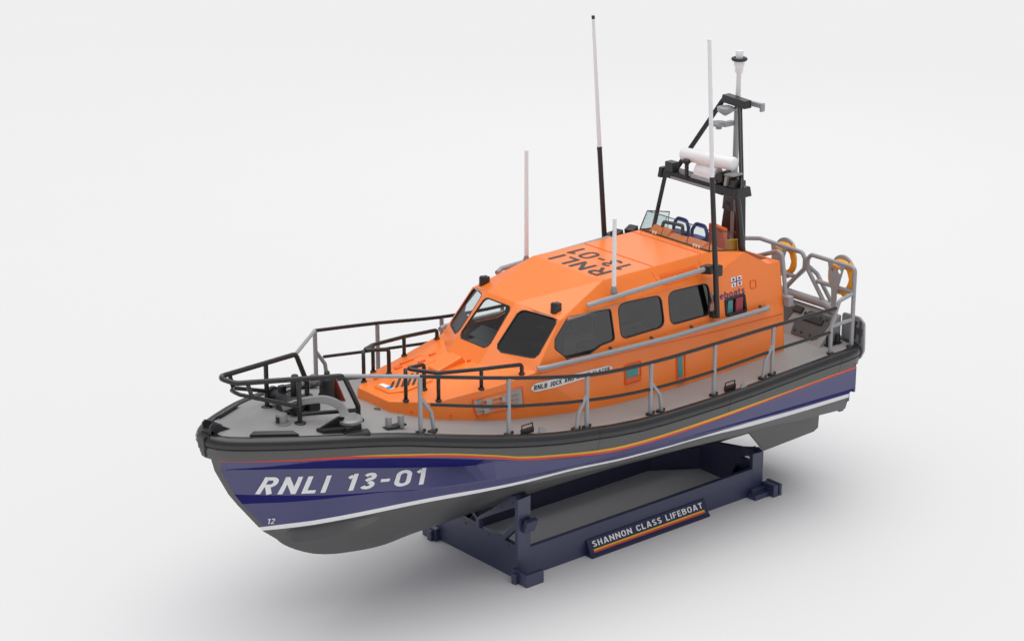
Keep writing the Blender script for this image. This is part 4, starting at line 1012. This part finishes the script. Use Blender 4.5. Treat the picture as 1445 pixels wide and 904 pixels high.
# radar
bm = BM()
def capsule(bm, a, b, r):
    a, b = V(a), V(b); d = (b-a); n = d.normalized()
    lathe(bm, a, [(r*.55, 0), (r*.85, .01), (r, .04), (r, d.length-.04), (r*.85, d.length-.01), (r*.5, d.length)], 24, axis=n)
capsule(bm, (-4.36, -.50, 6.60), (-4.46, .80, 6.64), .128)
rd = obj('radar_scanner', bm, M['white'], mast, smooth=45)
bm = BM(); prism(bm, [(-4.28, -.12, 6.28), (-4.28, .42, 6.28), (-4.56, .42, 6.28), (-4.56, -.12, 6.28)], (0, 0, .12)); lathe(bm, (-4.42, -.12, 6.38), [(.12, 0), (.135, .02), (.135, .50), (.12, .53)], 20, axis=(0, 1, 0)); cyl(bm, (-4.42, .15, 6.4), (-4.42, .15, 6.56), .07)
obj('radar_gearbox', bm, M['white'], mast, bevel=.01)
bm = BM(); box(bm, (-4.42, .15, 6.25), (.34, .62, .06)); obj('radar_base', bm, M['rail_grey'], mast, bevel=.01)
bm = BM(); box(bm, (-4.34, -.76, 6.31), (.18, .22, .18)); cyl(bm, (-4.26, -.28, 6.2), (-4.26, -.28, 6.50), .04); lathe(bm, (-4.26, -.28, 6.46), [(.05, 0), (.085, .04), (.085, .08), (.06, .10)], 14)
cyl(bm, (-4.30, .52, 6.34), (-4.62, .50, 6.36), .10, 18); box(bm, (-4.52, .66, 6.32), (.3, .2, .2)); box(bm, (-4.44, .84, 6.30), (.24, .20, .17))
objs('platform_gear', bm, M['black'], mast, bevel=.015)
bm = BM(); prism(bm, [(-4.26, .70, 6.24), (-4.26, .76, 6.24), (-4.26, .80, 6.46), (-4.26, .72, 6.42)], (-.26, 0, 0)); box(bm, (-4.38, .84, 6.47), (.26, .24, .04), R3(.1, 0, 0)); obj('lamp_cover', bm, M['grey'], mast, bevel=.01)

# ------------------------------------------------------------------ display stand
stand = thing('display_stand', 'dark navy display stand with lettered plate under the model boat', 'display stand', (-2.0, 0, 0))
XF, XA, YW, H = 1.08, -5.13, 1.15, .565
bm = BM()
for s in (1, -1): prism(bm, [(XF, s*YW, 0), (XA, s*YW, 0), (XA, s*YW, H), (XF, s*YW, H)], (0, -s*.10, 0))
obj('side_beam', bm, M['stand'], stand, bevel=.012)
def cross(x, dx, flip):
    out = []
    zk = .93 if x > 0 else .80
    k = 1.0 if x > 0 else .62
    top = 1.55 if x > 0 else .86
    zc_ = zk-.1
    prof = [(YW, 0), (YW, top), (1.04, top+.06), (.62, zc_+(top-zc_)*.66), (.26, zc_+(top-zc_)*.28), (0, zc_)]
    o = [(x, y, z) for y, z in prof]+[(x, -y, z) for y, z in prof[-2::-1]]
    holes = []
    for s in (1, -1):
        if x > 0:
            holes.append([(x, s*.05, .86-.06), (x, s*.30, .95), (x, s*1.06, 1.38), (x, s*1.06, 1.09), (x, s*.66, .68), (x, s*.05, .65)])
            holes.append([(x, s*.78, .66), (x, s*1.06, .94), (x, s*1.06, .65)])
        else:
            holes.append([(x, s*.62, .60), (x, s*1.04, .78), (x, s*1.04, .60)])
    bm = BM(); holed_slab(bm, o, holes, (dx, 0, 0))
    for s in (1, -1):
        # deep column on the corner, chamfered top
        xo = x-dx*.06; prism(bm, [(xo, s*(YW+.006), .003), (x+dx*2.9, s*(YW+.006), .003), (x+dx*2.9, s*(YW+.006), top+.02), (xo, s*(YW+.006), top)], (0, -s*.09, 0))
        prism(bm, [(x-dx*.03, s*1.059, top-.02), (x+dx*2.87, s*1.059, top+.02), (x+dx*2.87, s*.93, top+.07), (x-dx*.03, s*.93, top+.05)], (0, 0, -.10))
        # diagonal gusset in the corner
        xg = x+dx*.5; d = dx/abs(dx)
        prism(bm, [(xg, s*.55, 0), (xg, s*.45, 0), (xg+d*.85, s*1.10, 0), (xg+d*.95, s*1.10, 0)], (0, 0, .42))
    return obj('cross_frame', bm, M['stand'], stand, bevel=.008)
cf = cross(XF, -.10, False); ca = cross(XA, .10, True)
bm = BM()
for y, z in ((.11, .965), (.40, 1.121), (.703, 1.271), (1.01, 1.45), (-.344, .608), (.322, .603), (.912, .607), (-.32, .603), (-.912, .607)):
    lathe(bm, (XF, y, z), [(.018, -.01), (.018, .006), (0, .008)], 8, axis=(1, 0, 0))
objs('rivet', bm, M['black'], stand)
bm = BM()
for x in (.87, -4.6): 
    for s in (1, -1):
        c_ = V((x, s*1.22, 1.03 if x > 0 else .45)); 
        if x > 0: box(bm, c_, (.25, .10, .26), R3(-s*.42, 0, 0))
obj('cradle_clip', bm, M['stand'], stand, bevel=.01)
# corner feet: interlocking cross clips
for sx, x in ((1, XF), (-1, XA)):
    for s in (1, -1):
        bm = BM(); q = sx
        cnt = [0]
        def bb(x0, x1, y0, y1, z0, z1):
            cnt[0] += 1; e = .0031*cnt[0]
            box(bm, (x+q*(x0+x1)/2+e*.4, s*(YW+(y0+y1)/2)+e*.3, (z0+z1)/2), (abs(x1-x0)+e, abs(y1-y0)+e, z1-z0+e*.5))
        if sx > 0:
            bb(.00, .10, -.05, .36, 0, .24); bb(-.30, .08, .27, .36, 0, .24); bb(-.05, .0, .0, .20, 0, .16); bb(-.10, .0, .1, .32, 0, .10)
            bb(.10, .16, .02, .12, 0, .20)
        else:
            bb(-.36, .14, .0, .10, 0, .17); bb(-.02, .10, .02, .34, 0, .24); bb(.14, .20, -.02, .34, 0, .24); bb(-.02, .20, .10, .20, .09, .15)
            bb(-.40, .0, .0, .22, 0, .10)
        obj('corner_foot', bm, M['stand'], stand, bevel=.012)
# name plate
xa, xb = -.53, -3.53
bm = BM(); sec = [(1.15, 0), (1.15, .31), (1.17, .318), (1.31, .065), (1.345, .045), (1.345, 0)]
prism(bm, [(xa, y, z) for y, z in sec], (xb-xa, 0, 0)); npl = obj('name_plate', bm, M['plate'], stand, bevel=.008)
fa, fb = V((0, 1.17, .318)), V((0, 1.31, .065)); fn_ = V((0, (fa-fb).z, -(fa-fb).y)).normalized()
def face(u, v, d=.004):   # u along the plate, v up the slope
    p = fb+(fa-fb)*v; return V((xa+(xb-xa)*u, p.y, p.z))+V((0, abs(fn_.y), abs(fn_.z)))*d
lettering('plate_lettering', 'SHANNON CLASS LIFEBOAT', lambda u, v: face(.035+.93*u, .44+.38*v), M['whitepaint'], npl, lift=(0, .9, .5), t=.17, space=1.1)
for v0, v1, mm, nm in ((.20, .31, 'yellow', 'yellow_stripe'), (.085, .20, 'red', 'red_stripe')):
    bm = BM(); poly(bm, [face(.03, v0), face(.97, v0), face(.97, v1), face(.03, v1)]); obj(nm, bm, M[mm], npl, recalc=False)

# ------------------------------------------------------------------ camera
pitch, yaw = math.radians(18.816046), math.radians(230.169945)
fw = V((math.cos(pitch)*math.cos(yaw), math.cos(pitch)*math.sin(yaw), -math.sin(pitch)))
cam = bpy.data.cameras.new('camera'); co = bpy.data.objects.new('camera', cam); COL.objects.link(co)
co.location = (24.67641214, 29.27697922, 17.40187941); co.rotation_euler = fw.to_track_quat('-Z', 'Y').to_euler()
cam.sensor_width = 36; cam.lens = 3190.52/1445*36; cam.clip_end = 800
SC.camera = co

# ------------------------------------------------------------------ light: white studio
w = bpy.data.worlds.new('World'); SC.world = w; w.use_nodes = True
nt = w.node_tree; bg = nt.nodes['Background']
def area(name, loc, target, size, power, col=(1, 1, 1)):
    l = bpy.data.lights.new(name, 'AREA'); l.shape = 'RECTANGLE'; l.size = size[0]; l.size_y = size[1]; l.energy = power; l.color = col
    o = bpy.data.objects.new(name, l); COL.objects.link(o); o.location = loc
    o.rotation_euler = (V(target)-V(loc)).to_track_quat('-Z', 'Y').to_euler(); return o
# studio dome: a bright ceiling fading to a dimmer surround
tc = nt.nodes.new('ShaderNodeTexCoord'); sx = nt.nodes.new('ShaderNodeSeparateXYZ'); mr = nt.nodes.new('ShaderNodeMapRange')
nt.links.new(tc.outputs['Generated'], sx.inputs[0]); nt.links.new(sx.outputs['Z'], mr.inputs['Value'])
mr.interpolation_type = 'SMOOTHSTEP'
mr.inputs['From Min'].default_value = .64; mr.inputs['From Max'].default_value = .95
mr.inputs['To Min'].default_value = .46; mr.inputs['To Max'].default_value = 2.5
nt.links.new(mr.outputs['Result'], bg.inputs['Strength']); 
cr = nt.nodes.new('ShaderNodeMix'); cr.data_type = 'RGBA'; cr.inputs[6].default_value = (.92, .93, 1.08, 1); cr.inputs[7].default_value = (1, .995, .985, 1)
m2 = nt.nodes.new('ShaderNodeMapRange'); m2.inputs['From Min'].default_value = .2; m2.inputs['From Max'].default_value = .85
nt.links.new(sx.outputs['Z'], m2.inputs['Value']); nt.links.new(m2.outputs['Result'], cr.inputs[0]); nt.links.new(cr.outputs[2], bg.inputs['Color'])
area('softbox', (-24, -20, 20), (0, 0, 3), (10, 16), 350)
SC.view_settings.view_transform = 'Standard'; SC.view_settings.look = 'None'; SC.view_settings.exposure = 0; SC.view_settings.gamma = 1
